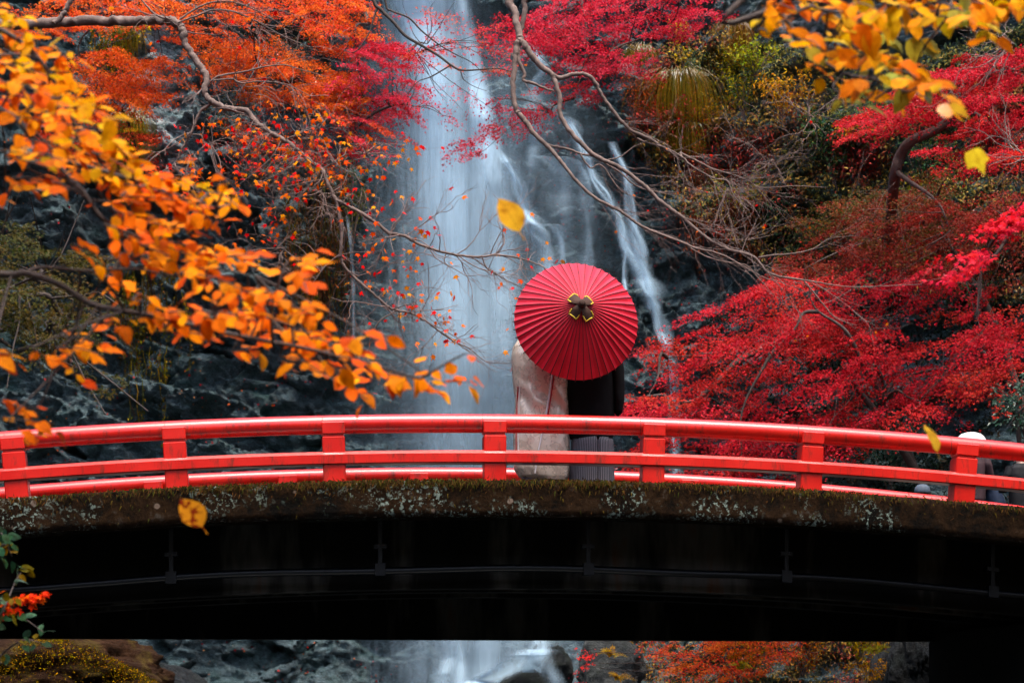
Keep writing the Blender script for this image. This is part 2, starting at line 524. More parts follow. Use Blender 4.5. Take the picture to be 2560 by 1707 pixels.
veil2 = [(1250, 100, 160, .06), (1330, 300, 200, .09), (1370, 500, 220, .10), (1380, 700, 230, .10), (1380, 900, 230, .08), (1380, 1200, 230, .08)]
water_sheet('water_curtain', wf, main, 1.5, 1, 22)
water_sheet('water_curtain', wf, core, 1.8, 2, 16)
water_sheet('water_curtain', wf, core2, 1.7, 3, 12)
water_sheet('water_curtain', wf, veil, 2.2, 5, 24)
water_sheet('water_curtain', wf, veil2, 1.6, 6, 20)
strands = [
    [(1238, 372, 10, .3), (1262, 402, 16, .9), (1282, 440, 17, 1.1), (1300, 490, 20, 1.1), (1322, 540, 26, 1.0), (1345, 600, 34, .9), (1362, 680, 40, .8), (1372, 800, 42, .6), (1380, 1000, 44, .4)],
    [(1335, 570, 8, .3), (1378, 560, 16, .5), (1396, 590, 13, .6), (1402, 650, 12, .5), (1404, 740, 12, .3)],
    [(1312, 90, 14, .5), (1340, 140, 20, .8), (1362, 178, 16, .5), (1330, 230, 26, .35), (1345, 330, 20, .25), (1330, 420, 18, .25), (1318, 520, 14, .15)],
    [(1408, 292, 12, .5), (1432, 312, 14, 1.1), (1446, 350, 12, 1.0), (1470, 410, 14, .9), (1488, 450, 13, 1.0), (1520, 500, 14, 1.1), (1545, 545, 15, 1.2), (1565, 600, 20, 1.1), (1586, 650, 24, 1.2),
     (1610, 700, 24, 1.1), (1640, 770, 20, 1.1), (1662, 850, 16, 1.0), (1676, 900, 14, .7), (1684, 1000, 14, .6), (1690, 1200, 14, .6)],
    [(1528, 355, 12, .4), (1548, 400, 14, .9), (1566, 460, 13, .9), (1576, 520, 14, 1.0), (1586, 580, 20, 1.0), (1600, 650, 24, .9), (1618, 720, 18, .9), (1645, 800, 14, .8)],
    [(1440, 400, 10, .4), (1458, 430, 15, .6), (1466, 500, 16, .4), (1470, 620, 16, .35), (1474, 760, 14, .25)],
    [(1350, 390, 30, .3), (1390, 400, 46, .5), (1400, 450, 44, .35), (1404, 540, 38, .2), (1405, 640, 30, .1)],
    [(868, 540, 4, .3), (880, 640, 5, .5), (884, 760, 5, .4), (886, 900, 5, .2)],
    [(1565, 600, 8, .5), (1560, 660, 9, .9), (1562, 730, 8, .7), (1565, 820, 8, .3)],
]
rgw = np.random.default_rng(5)
for i, s in enumerate(strands):
    for k in range(3):
        q = smooth_path(s, 3)
        ph, am = rgw.uniform(0, 50), (0.0 if k == 0 else 1.0)
        wob = fbm(q[:, 1] * 0.022 + ph, 0 * q[:, 1], k, 3, 7 + k)
        q[:, 0] += wob * q[:, 2] * (0.5 + 0.5 * am) + rgw.normal(0, 2.0) * am
        q[:, 2] *= (1.6 if k == 0 else rgw.uniform(.55, .9)) * (1 + .5 * fbm(q[:, 1] * .03 + ph, 5.0 + 0 * q[:, 1], k, 2, 3))
        q[:, 3] *= .38 if k == 0 else rgw.uniform(.5, .75) * (.75 + .6 * fbm(q[:, 1] * .015 + ph, 9.0 + 0 * q[:, 1], k, 2, 3))
        water_sheet('water_strand', wf, q[::2], 1.0 + .05 * k, 11 + i * 3 + k * 29, 8, ripple=0.02)
for i, s in enumerate([   # runs and spray at the foot of the fall
    [(1350, 1622, 70, .6), (1300, 1652, 64, 1.0), (1245, 1682, 60, 1.2), (1190, 1708, 56, 1.2), (1130, 1735, 56, 1.0)],
    [(1345, 1630, 40, .5), (1368, 1672, 36, .5), (1388, 1705, 34, .45), (1400, 1740, 34, .4)],
    [(1120, 1590, 24, .3), (1128, 1640, 30, .4), (1112, 1680, 28, .4), (1100, 1730, 28, .35)],
    [(1140, 1600, 18, .3), (1152, 1650, 20, .35), (1150, 1720, 22, .3)],
    [(1345, 1560, 26, .4), (1352, 1620, 34, .7), (1335, 1650, 40, .7), (1320, 1680, 40, .5)]]):
    water_sheet('splash', wf, s, 7.0, 41 + i * 3, 9, ripple=0.02)

# ------------------------------------------------------------------ bridge
YAW = math.radians(6.0)
BO = np.array([-0.49, 20.0])
BK, BS0 = 0.00927, 0.694
TW = 4.6
def arch(s):
    return BK * BS0 ** 2 - BK * (np.asarray(s) - BS0) ** 2
def B(s, tt, z):
    s, tt, z = np.broadcast_arrays(np.asarray(s, float), np.asarray(tt, float), np.asarray(z, float))
    return np.stack([BO[0] + s * math.cos(YAW) - tt * math.sin(YAW), BO[1] + s * math.sin(YAW) + tt * math.cos(YAW), arch(s) + z], -1)
def s_at(u, tt):
    k = (u - UC) / F
    ox, oy = BO[0] - tt * math.sin(YAW), BO[1] + tt * math.cos(YAW)
    return (k * oy - ox) / (math.cos(YAW) - k * math.sin(YAW))

t = NT('red_bridge_paint')
c = t.coord('Object')
a = t.noise(c, 2.2, 5, 0.6)
g = t.noise(t.coord('Object', (1, 1, 0.25)), 14, 6, 0.7)
base = t.ramp(a, [(0.3, (0.48, 0.005, 0.002)), (0.7, (0.64, 0.011, 0.003))])
base = t.mix(t.ramp(g, [(0.53, (0, 0, 0)), (0.68, (0.85, 0.85, 0.85))]), base, (0.10, 0.018, 0.008))
scuff = t.ramp(t.noise(c, 30, 3, 0.6), [(0.70, (0, 0, 0)), (0.80, (0.35,) * 3)])
base = t.mix(scuff, base, (0.75, 0.12, 0.05))
t.principled(Base_Color=base, Roughness=t.ramp(a, [(0.3, (0.30,) * 3), (0.7, (0.42,) * 3)]), Specular_IOR_Level=0.35, Coat_Weight=0.5, Coat_IOR=1.5, Coat_Roughness=0.2,
             Normal=t.bump(t.noise(c, 40, 4), 0.08, 0.004))
M['red'] = t.m

t = NT('dark_paint_seam')
t.principled(Base_Color=(0.10, 0.008, 0.005, 1), Roughness=0.7)
M['seam'] = t.m
t = NT('weathered_kerb_concrete')
c = t.coord('Object')
a = t.noise(c, 2.6, 8, 0.68)
b = t.noise(c, 11, 7, 0.7)
l = t.noise(t.coord('Object', (1, 1, 1), loc=(4, 2, 1)), 24, 4, 0.72)
f = t.math('ADD', t.math('MULTIPLY', a, 0.55), t.math('MULTIPLY', b, 0.45))
col = t.ramp(f, [(0.42, (0.002, 0.0012, 0.0005)), (0.50, (0.011, 0.0048, 0.0014)), (0.58, (0.022, 0.010, 0.0035)), (0.68, (0.060, 0.054, 0.044))])
patch = t.ramp(t.noise(c, 1.4, 4), [(0.52, (0, 0, 0)), (0.60, (1, 1, 1))])
lich = t.math('MULTIPLY', t.ramp(l, [(0.55, (0, 0, 0)), (0.59, (1, 1, 1))]), patch)
col = t.mix(t.math('MULTIPLY', lich, 0.8), col, (0.20, 0.25, 0.21))
spot = t.n('TexVoronoi', feature='F1', ins={'Vector': c, 'Scale': 5.5, 'Randomness': 1.0})
sp = t.ramp(t.math('ADD', spot.outputs['Distance'], t.math('MULTIPLY', t.math('SUBTRACT', b, 0.5), 0.35)), [(0.12, (1, 1, 1)), (0.17, (0, 0, 0))])
keep = t.ramp(t.n('SeparateColor', ins={0: spot.outputs['Color']}).outputs[0], [(0.80, (0, 0, 0)), (0.82, (1, 1, 1))])
col = t.mix(t.math('MULTIPLY', t.math('MULTIPLY', sp, keep), 0.8), col, (0.17, 0.12, 0.09))
t.principled(Base_Color=col, Roughness=0.9, Specular_IOR_Level=0.08, Normal=t.bump(b, 0.7, 0.03))
M['kerb'] = t.m

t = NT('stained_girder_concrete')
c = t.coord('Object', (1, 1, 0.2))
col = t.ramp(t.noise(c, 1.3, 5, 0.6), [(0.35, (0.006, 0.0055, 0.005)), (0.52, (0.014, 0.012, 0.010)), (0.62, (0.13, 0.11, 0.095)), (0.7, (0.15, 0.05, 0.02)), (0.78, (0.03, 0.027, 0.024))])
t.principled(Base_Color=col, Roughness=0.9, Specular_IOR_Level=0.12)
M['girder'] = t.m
t = NT('shade_black_concrete')  # blackened base colour stands in for the shade around the bridge foot
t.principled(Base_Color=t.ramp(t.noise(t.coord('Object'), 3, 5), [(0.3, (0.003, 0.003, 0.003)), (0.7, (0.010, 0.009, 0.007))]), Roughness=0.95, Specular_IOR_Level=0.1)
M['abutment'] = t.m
t = NT('dark_pipe_paint')
t.principled(Base_Color=(0.0012, 0.0022, 0.004, 1), Roughness=0.4, Specular_IOR_Level=0.3)
M['pipe'] = t.m

bridge = thing('footbridge', 'arched footbridge with red railings and a mossy concrete kerb', 'bridge', (BO[0], BO[1], 0))
SA, SB = -9.5, 10.5
ss = np.linspace(SA, SB, 161)

def sweep(name, mat, prof, s=ss, parent=bridge, smooth=False, wob=None):
    """Sweep a closed (t, z) profile along the bridge's arch."""
    prof = np.asarray(prof, float)
    n = len(prof)
    v = []
    for k, q in enumerate(s):
        pr = prof.copy()
        if wob is not None:
            pr = pr + wob(q, prof)
        v.append(B(np.full(n, q), pr[:, 0], pr[:, 1]))
    mb = MB()
    mb.add(np.concatenate(v), grid_faces(len(s), n, True))
    mb.add(v[0], np.arange(n)[None, ::-1])
    mb.add(v[-1], np.arange(n)[None, :])
    return mb.build(name, mat, parent, smooth)

def rail_post(tt, s0, front):
    """front = -1 when the face to the water side of the walker is towards the camera."""
    al = math.atan(float(-2 * BK * (s0 - BS0)))
    z0 = float(arch(s0)) + 3.672
    def tr(p):
        sx = s0 + p[:, 0] * math.cos(al) - p[:, 2] * math.sin(al)
        zz = z0 + p[:, 0] * math.sin(al) + p[:, 2] * math.cos(al)
        return np.stack([BO[0] + sx * math.cos(YAW) - (tt + p[:, 1]) * math.sin(YAW), BO[1] + sx * math.sin(YAW) + (tt + p[:, 1]) * math.cos(YAW), zz], -1)
    mb = MB()
    box(mb, (-0.105, -0.105, -0.05), (0.105, 0.105, 0.425), tr, 0.008)
    post = mb.build('post', M['red'], bridge, False)
    mb = MB()
    box(mb, (-0.092, -0.092, 0.420), (0.092, 0.092, 0.452), tr)
    mb.build('neck', M['red'], post, False)
    mb = MB()
    box(mb, (-0.108, -0.108, 0.448), (0.108, 0.108, 0.562), tr, 0.008)
    mb.build('cap', M['red'], post, False)
    return post

ring = np.linspace(0, 2 * np.pi, 20, endpoint=False)
for tt in (0.0, TW):
    sweep('handrail', M['red'], np.stack([tt + 0.089 * np.cos(ring), 4.218 + 0.089 * np.sin(ring)], -1), smooth=True)
    sgn = -1
    prof = [(tt - 0.125, 3.845), (tt - 0.125, 3.925), (tt - 0.095, 3.955), (tt + 0.06, 3.955), (tt + 0.06, 3.835), (tt - 0.115, 3.835)]
    sweep('lower_rail', M['red'], prof[::-1])
hand=[o for o in bpy.data.objects if o.name.startswith('handrail')]
near_u = [-742, -345, 46, 444, 837, 1236, 1629, 2021, 2402, 2780, 3150]
far_u = [-275, 60, 392, 724, 1048, 1385, 1716, 2047, 2360, 2680]
for u in near_u:
    rail_post(0.0, float(s_at(u, 0.0)), -1)
    if -60 < u < 2600:                       # paint seam beside each post
        q = float(s_at(u, 0.0)) - 0.122
        sweep('seam', M['seam'], np.stack([0.0896 * np.cos(ring), 4.218 + 0.0896 * np.sin(ring)], -1), s=np.array([q, q + 0.006]), parent=hand[0], smooth=True)
for u in far_u:
    rail_post(TW, float(s_at(u, TW)), -1)

def kerb_wob(q, prof):
    k = np.zeros_like(prof)
    top = prof[:, 1] > 3.6
    k[:, 1] = np.where(top, 0.012 * fbm(np.full(len(prof), q * 4.0), prof[:, 0] * 9, 0, 3, 6), 0.004 * fbm(np.full(len(prof), q * 5.0), prof[:, 0] * 9, 3, 2, 6))
    k[:, 0] = 0.008 * fbm(np.full(len(prof), q * 3.0), prof[:, 1] * 8, 5, 3, 12)
    return k
kp = [(-0.165, 3.325), (-0.17, 3.40), (-0.17, 3.5), (-0.17, 3.58), (-0.168, 3.64), (-0.15, 3.668), (-0.05, 3.675), (0.12, 3.672), (0.2, 3.66), (0.2, 3.325)]
sk = np.linspace(SA, SB, 401)
kerb = sweep('kerb', M['kerb'], kp[::-1], s=sk, smooth=True, wob=kerb_wob)
kp2 = [(TW - 0.2, 3.33), (TW - 0.2, 3.66), (TW + 0.15, 3.672), (TW + 0.17, 3.62), (TW + 0.165, 3.33)]
sweep('kerb', M['kerb'], kp2[::-1], s=sk[::4])
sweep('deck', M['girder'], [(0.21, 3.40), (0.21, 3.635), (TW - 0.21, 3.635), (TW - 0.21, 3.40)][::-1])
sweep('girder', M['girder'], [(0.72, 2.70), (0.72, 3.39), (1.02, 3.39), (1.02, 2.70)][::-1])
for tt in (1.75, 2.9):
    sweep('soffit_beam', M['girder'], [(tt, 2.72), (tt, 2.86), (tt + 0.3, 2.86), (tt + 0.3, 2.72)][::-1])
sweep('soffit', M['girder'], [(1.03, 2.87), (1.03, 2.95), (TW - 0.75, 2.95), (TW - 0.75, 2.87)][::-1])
# the far girder has a level bottom edge
mb = MB()
v = []
for q in ss:
    a0 = float(arch(q))
    v.append(B(np.full(4, q), np.array([TW - 0.7, TW - 0.7, TW - 0.4, TW - 0.4]), np.array([2.295 - a0, 3.39, 3.39, 2.295 - a0])))
mb.add(np.concatenate(v), grid_faces(len(ss), 4, True)[:, ::-1])
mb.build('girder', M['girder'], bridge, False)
pp = smooth_path([B(q, 0.46, 2.875 + 0.010 * math.sin(q * 2.1)) for q in np.linspace(SA, SB, 40)], 3)
mb = MB()
tube(mb, pp, 0.036, 10)
pipe = mb.build('pipe', M['pipe'], bridge)
for u in (-110, 428, 950, 1470, 1965, 2480):
    q = float(s_at(u, 0.46))
    mb = MB()
    zq = float(arch(q))
    for lo, hi in (((-0.02, 0.43, 2.93), (0.02, 0.47, 3.39)), ((-0.05, 0.40, 2.82), (0.05, 0.52, 2.935)), ((-0.06, 0.42, 3.08), (0.06, 0.55, 3.12))):
        box(mb, (q + lo[0], lo[1], lo[2]), (q + hi[0], hi[1], hi[2]), lambda p: B(p[:, 0], p[:, 1], p[:, 2]))
    mb.build('bracket', M['pipe'], pipe, False)
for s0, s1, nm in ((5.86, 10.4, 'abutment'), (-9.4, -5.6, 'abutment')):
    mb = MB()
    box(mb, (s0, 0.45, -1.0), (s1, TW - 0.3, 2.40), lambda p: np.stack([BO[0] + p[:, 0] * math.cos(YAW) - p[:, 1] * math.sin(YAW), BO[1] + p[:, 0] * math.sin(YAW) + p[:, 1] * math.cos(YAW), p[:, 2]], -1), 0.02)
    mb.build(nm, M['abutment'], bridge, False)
# moss tufts and small creeping leaves along the kerb
mb = MB()
n = 15000
q = rng.uniform(-5.2, 6.2, n)
dens = vnoise(q * 2.2, 0 * q, 0, 77)
keep = rng.random(n) < 0.15 + 0.95 * dens * np.exp(-((q - 0.2) / 3.6) ** 2)
q = q[keep]
n = len(q)
zt = np.where(rng.random(n) < 0.7, rng.uniform(3.63, 3.685, n), 3.67 - rng.exponential(0.06, n).clip(0, 0.28))
base = B(q, -0.165 + rng.uniform(-0.012, 0.02, n), zt)
ln = rng.uniform(0.02, 0.06, n)
d = unit(np.stack([rng.normal(0, .45, n), -0.35 + rng.normal(0, .3, n), rng.normal(-0.55, .55, n)], -1))
sd = unit(np.cross(d, np.array([0, 1.0, 0.3]))) * (0.0035 + 0.003 * rng.random((n, 1)))
v = np.stack([base - sd, base + sd, base + d * ln[:, None] + np.array([0, 0, -0.012])], 1).reshape(-1, 3)
cm = np.array([[0.08, 0.055, 0.010], [0.06, 0.030, 0.010], [0.035, 0.022, 0.007], [0.09, 0.038, 0.012], [0.035, 0.040, 0.008]])[rng.integers(0, 5, n)]
mb.add(v, np.arange(3 * n).reshape(-1, 3), np.repeat(cm, 3, 0))
tag(mb.build('moss', M['moss'], kerb, False), kind='stuff')
# ------------------------------------------------------------------ leaf shapes
def oval_leaf(curl=0.18, fold=0.22, k=0.0):
    t = np.array([0, .1, .26, .44, .62, .8, .93, 1.0])
    w = np.array([0, .15, .29, .335, .30, .19, .07, 0])
    z = -curl * t ** 2 + k * np.sin(t * 6)
    v = [(t[0], 0, z[0])]
    for i in range(1, 7):
        v += [(t[i], w[i], z[i] + fold * w[i] + 0.02 * (-1) ** i), (t[i], 0, z[i]), (t[i], -w[i], z[i] + fold * w[i] * 0.8)]
    v.append((1.0, 0, z[-1]))
    f = [(0, 2, 1), (0, 3, 2)]
    for i in range(5):
        a, b = 1 + 3 * i, 4 + 3 * i
        f += [(a, a + 1, b + 1), (a, b + 1, b), (a + 1, a + 2, b + 2), (a + 1, b + 2, b + 1)]
    f += [(16, 17, 19), (17, 18, 19)]
    # stalk
    v += [(-0.25, -0.012, 0.03), (-0.25, 0.012, 0.03), (0.03, 0.012, 0), (0.03, -0.012, 0)]
    f += [(20, 22, 21), (20, 23, 22)]
    return np.array(v), np.array(f)

def maple_leaf(curl=0.2, notch=.33):
    tips = [(-112, .5), (-58, .86), (0, 1.0), (58, .86), (112, .5)]
    out = [(-0.06, 0)]
    for i, (a, r) in enumerate(tips):
        a = math.radians(a)
        out.append((0.12 + r * math.cos(a) * .88, r * math.sin(a) * .8))
        if i < 4:
            b = math.radians((tips[i][0] + tips[i + 1][0]) / 2)
            out.append((0.12 + notch * math.cos(b), notch * .94 * math.sin(b)))
    v = [(0.12, 0, 0)] + [(x, y, -curl * (x * x + y * y)) for x, y in out]
    n = len(out)
    f = [(0, 1 + i, 1 + (i + 1) % n) for i in range(n)]
    return np.array(v), np.array(f)

SMALL = (np.array([(0, 0, 0), (.42, .5, -.1), (.5, .14, .03), (1, 0, -.12), (.5, -.14, .03), (.42, -.5, -.1)], float),
         np.array([(0, 2, 1), (0, 3, 2), (0, 4, 3), (0, 5, 4)]))
BLADE = (np.array([(0, -.5, 0), (0, .5, 0), (.5, .42, .12), (.5, -.42, .12), (1, 0, -.05)], float), np.array([(0, 2, 1), (0, 3, 2), (3, 4, 2)]))
LANCE = (np.array([(0, 0, 0), (.45, .2, .05), (.45, -.2, .05), (1, 0, -.1), (.45, 0, 0)], float), np.array([(0, 4, 1), (0, 2, 4), (4, 3, 1), (4, 2, 3)]))
OVALS = [oval_leaf(.18, .22, 0), oval_leaf(.05, .1, .02), oval_leaf(.4, .3, 0), oval_leaf(-.12, .16, -.02)]
MAPLES = [maple_leaf(.2), maple_leaf(.45), maple_leaf(0.02)]

def frames(d, nrm):
    d = unit(d)
    n = unit(nrm - (nrm * d).sum(-1, keepdims=True) * d)
    return d, np.cross(n, d), n

def leaf_batch(mb, tmpl, pos, d, nrm, size, col, aspect=1.0):
    tv, tf = tmpl
    N, k = len(pos), len(tv)
    if N == 0:
        return
    d, s, n = frames(np.asarray(d, float), np.asarray(nrm, float))
    size = np.broadcast_to(np.asarray(size, float), (N,))
    v = pos[:, None, :] + size[:, None, None] * (tv[None, :, 0:1] * d[:, None] + aspect * tv[None, :, 1:2] * s[:, None] + tv[None, :, 2:3] * n[:, None])
    f = tf[None] + (np.arange(N) * k)[:, None, None]
    mb.add(v.reshape(-1, 3), f.reshape(-1, 3), np.repeat(np.broadcast_to(col, (N, 3)), k, 0))

def palette(pal, n, jit=0.18, rg=rng):
    pal = np.asarray(pal, float)
    c = pal[rg.integers(0, len(pal), n)]
    c = c * (1 + rg.normal(0, jit, (n, 1))).clip(.4, 1.6) * (1 + rg.normal(0, jit * .4, (n, 3))).clip(.6, 1.4)
    lum = c @ np.array([.3, .55, .15])
    c = lum[:, None] + (c - lum[:, None]) * 1.28
    return c.clip(0.0015, 0.9)

def leaf_set(parent, tmpls, pos, d, nrm, size, col, mat_obj, mat_mass, name='leaf', cap=300):
    """The largest leaves are parts of their own; the rest of the same tree's leaves are one mass."""
    order = np.argsort(-np.asarray(size) * 20 / np.maximum(pos[:, 1], 1))
    big, rest = order[:cap], order[cap:]
    mes = []
    for tv, tf in tmpls:
        mb = MB()
        mb.add(tv, tf)
        mes.append(mb.mesh(name, mat_obj, True, False))
    D, S, N = frames(np.asarray(d, float), np.asarray(nrm, float))
    for i in big:
        o = link(name, mes[int(rng.integers(len(mes)))], parent)
        m = np.eye(4)
        m[:3, 0], m[:3, 1], m[:3, 2], m[:3, 3] = D[i] * size[i], S[i] * size[i], N[i] * size[i], pos[i]
        o.matrix_basis = Matrix(m.tolist())
        o.color = (*[float(q) for q in col[i]], 1)
    if len(rest):
        mb = MB()
        for j, tm in enumerate(tmpls):
            r = rest[j::len(tmpls)]
            leaf_batch(mb, tm, pos[r], d[r], nrm[r], np.asarray(size)[r], col[r])
        tag(mb.build('leaves', mat_mass, parent), kind='stuff')

# ------------------------------------------------------------------ near trees with large oval leaves
def near_tree(name, label, sprays, branches, y, trunk, pal, leaf_px, cap=300, seed=3, mult=1.0):
    rg = np.random.default_rng(seed)
    root = thing(name, label, 'tree', (trunk[0][0], trunk[0][1], trunk[0][2]))
    mb = MB()
    tp = smooth_path(trunk, 5)
    tube(mb, tp, np.linspace(0.16, 0.07, len(tp)), 10)
    mb.build('trunk', M['dark_bark'], root)
    allb = []
    for br in branches:
        pts = np.array([P(u, v, y + dy) for u, v, dy in br['p']])
        if br.get('root') is not None:
            pts = np.vstack([[br['root']], pts])
        pts = smooth_path(pts, 6)
        mb = MB()
        tube(mb, pts, np.linspace(br['r'], br['r'] * .3, len(pts)), 7)
        mb.build('branch', M['dark_bark'], root)
        allb.append(pts)
    allb = np.concatenate(allb)
    tw = MB()
    pos, dd, nn, sz, cc = [], [], [], [], []
    for (u0, v0, u1, v1, n) in sprays:
        n = max(1, int(round(n * mult)))
        y0 = y + rg.uniform(-.45, .45)
        y1 = y0 - rg.uniform(-.1, .35)
        a, b = P(u0, v0, y0), P(u1, v1, y1)
        m = (a + b) / 2 + np.array([0, 0, 0.018 * np.linalg.norm(b - a) * 4 * .5])
        pts = smooth_path([a, m, b], 5)
        tube(tw, pts, np.linspace(.0026, .0012, len(pts)), 5)
        near = allb[np.argmin(((allb - a) ** 2).sum(1))]
        if np.linalg.norm(near - a) < 0.6:
            tube(tw, smooth_path([near, (near + a) / 2 + rg.normal(0, .015, 3), a], 4), np.linspace(.004, .0026, 9), 5)
        axis = unit(b - a)
        side = unit(np.cross(axis, np.array([0, -.55, .85])))
        for i in range(n):
            t = (i + rg.uniform(.1, .9)) / n
            p = pts[int(t * (len(pts) - 1))] + rg.normal(0, .012, 3)
            sgn = 1 if i % 2 else -1
            d = axis * rg.uniform(.3, 1.0) + side * sgn * rg.uniform(.3, 1.1) + np.array([0, 0, rg.uniform(-.75, .1)]) + rg.normal(0, .18, 3)
            nv = np.array([rg.normal(0, .35), rg.normal(-.30, .34), rg.uniform(.55, 1.05)])
            pos.append(p + unit(d) * .012)
            dd.append(d)
            nn.append(nv)
            sz.append(leaf_px * rg.uniform(.55, 1.2) / F * y)
        cc.append(palette(pal(u0, v0, rg), n, .12, rg))
    tag(tw.build('twigs', M['dark_bark'], root), kind='stuff')
    leaf_set(root, OVALS, np.array(pos), np.array(dd), np.array(nn), np.array(sz), np.concatenate(cc), M['big_leaf'], M['big_leaf_mass'], cap=cap)
    return root

SPR_A = [(-60, 20, 80, 60, 12), (-60, 70, 110, 110, 18), (-40, 110, 200, 150, 18), (-60, 150, 120, 190, 16), (60, 170, 230, 215, 14), (-60, 200, 140, 245, 18), (90, 225, 240, 265, 12),
 (-40, 250, 180, 300, 18), (140, 270, 290, 300, 12), (10, 290, 170, 330, 14), (130, 310, 310, 350, 14), (30, 350, 200, 380, 12), (170, 350, 345, 395, 14), (230, 380, 350, 440, 10),
 (40, 395, 160, 400, 7), (150, 400, 300, 430, 12), (0, 375, 70, 390, 4), (30, 445, 130, 450, 9), (10, 490, 80, 460, 5), (130, 455, 175, 475, 4), (220, 430, 400, 460, 14),
 (260, 460, 460, 500, 16), (300, 490, 520, 520, 16), (400, 455, 560, 490, 10), (330, 430, 470, 470, 10), (430, 430, 480, 430, 3), (560, 455, 590, 460, 2), (230, 500, 300, 515, 4), (290, 530, 420, 570, 10),
 (340, 560, 500, 590, 12), (420, 520, 560, 560, 10), (520, 480, 600, 520, 4), (600, 495, 620, 510, 1), (260, 560, 400, 620, 9), (300, 600, 480, 640, 12), (270, 650, 420, 650, 9),
 (400, 600, 560, 650, 14), (480, 620, 650, 680, 12), (180, 610, 250, 640, 5), (260, 690, 340, 720, 7), (360, 640, 560, 700, 14), (450, 680, 640, 740, 14), (520, 660, 660, 640, 4), (240, 730, 280, 740, 2),
 (700, 690, 800, 660, 9), (720, 650, 790, 640, 4), (755, 700, 770, 735, 3), (250, 810, 480, 790, 13), (330, 750, 420, 770, 5), (420, 780, 640, 800, 16), (560, 780, 780, 830, 16), (640, 720, 760, 780, 10),
 (600, 740, 820, 800, 13), (380, 820, 520, 830, 6), (440, 830, 540, 850, 5), (580, 880, 650, 870, 5), (640, 820, 860, 860, 13), (720, 840, 880, 880, 13), (700, 890, 800, 930, 7), (800, 900, 880, 960, 7),
 (840, 890, 960, 920, 7), (850, 950, 950, 930, 6), (880, 980, 920, 1000, 3), (950, 930, 1060, 960, 8), (1060, 965, 1190, 955, 8), (1070, 940, 1085, 900, 3), (920, 860, 950, 850, 2), (870, 830, 910, 835, 2),
 (1150, 890, 1175, 885, 1), (140, 870, 260, 890, 9), (150, 840, 270, 860, 7), (170, 920, 190, 930, 2), (-20, 880, 55, 895, 4), (80, 870, 120, 905, 3), (-20, 1020, 100, 1020, 5), (20, 1050, 140, 1060, 4), (70, 1085, 95, 1090, 2)]
TA = [(-3.0, 6.3, -0.3), (-2.9, 6.2, 1.0), (-2.75, 6.1, 2.2), (-2.7, 6.0, 3.4), (-2.8, 6.0, 4.6)]
def pal_a(u, v, rg):
    k = np.clip((v - 60) / 600, 0, 1)
    p = [(.74, .26, .018), (.66, .18, .012), (.78, .32, .028)]
    return p + ([(.62, .33, .045), (.46, .28, .05), (.72, .36, .04)] if rg.random() > k * 1.1 else [(.58, .12, .008), (.68, .18, .012), (.76, .26, .024)])
near_tree('broadleaf_tree', 'near tree with large oval orange leaves drooping towards the red railing', SPR_A,
    [{'p': [(-400, 640, 0), (0, 685, 0), (60, 682, 0), (150, 712, 0), (230, 760, 0), (330, 780, -.1), (450, 805, -.1), (600, 840, -.2), (760, 870, -.2), (900, 905, -.3), (1050, 947, -.3)], 'r': .012, 'root': TA[2]},
     {'p': [(60, 685, 0), (105, 668, .05), (220, 677, .1), (340, 672, .1), (430, 690, .1), (520, 670, .1), (640, 690, .1)], 'r': .006},
     {'p': [(-300, 130, .2), (0, 275, .2), (60, 320, .1), (130, 400, .1), (200, 470, 0), (250, 540, 0), (330, 600, 0), (420, 640, 0)], 'r': .013, 'root': TA[3]},
     {'p': [(130, 400, .1), (230, 420, .1), (330, 450, 0), (450, 490, 0), (540, 520, 0)], 'r': .007},
     {'p': [(-300, 20, 0), (-40, 60, 0), (80, 130, 0), (150, 230, 0), (200, 330, 0), (290, 420, 0)], 'r': .010, 'root': TA[4]}],
    6.0, TA, pal_a, 48, 300, 5, 1.45)

def zb(x0, y0, x1, y1, n):
    return (1700 + .408 * x0, .408 * y0, 1700 + .408 * x1, .408 * y1, n)
SPR_B = [zb(*a) for a in [(540, 60, 700, 60, 5), (480, 130, 560, 80, 3), (600, 140, 700, 120, 4), (700, 20, 900, 60, 7), (850, 80, 1000, 150, 5), (1000, 60, 1150, 180, 7), (1050, 20, 1250, 90, 8),
 (1200, 60, 1300, 240, 7), (1280, 10, 1450, 90, 8), (1350, 150, 1480, 260, 4), (1440, 20, 1600, 60, 7), (1550, 20, 1720, 50, 7), (1700, 60, 1800, 150, 7), (1760, 10, 1950, 60, 8), (1850, 100, 1880, 140, 2),
 (1950, 20, 2107, 60, 7), (2040, 80, 2130, 80, 3), (1820, 180, 1930, 200, 2), (1770, 230, 1800, 330, 1), (650, 260, 750, 300, 3), (770, 250, 860, 290, 3), (880, 240, 1000, 210, 4), (900, 290, 1000, 330, 3),
 (780, 420, 880, 390, 4), (870, 470, 960, 470, 3), (1000, 300, 1120, 290, 4), (1040, 360, 1200, 330, 5), (1130, 420, 1300, 370, 6), (1250, 340, 1420, 400, 6), (1200, 470, 1120, 510, 3), (1300, 430, 1460, 480, 6),
 (1340, 500, 1400, 540, 2), (1440, 500, 1560, 490, 5), (1500, 520, 1640, 600, 5), (1480, 590, 1530, 620, 1), (990, 580, 1000, 650, 2), (1100, 640, 1160, 600, 3), (1200, 600, 1240, 560, 2),
 (600, -40, 1000, -20, 10), (1000, -40, 1500, -30, 14), (1500, -40, 2100, -30, 16)]]
def pal_b(u, v, rg):
    return [(.78, .28, .012), (.74, .33, .02), (.66, .22, .01), (.55, .36, .05)] + ([(.34, .33, .09), (.42, .36, .10), (.30, .31, .12)] if rg.random() < .5 and v > 10 else [(.80, .40, .03)])
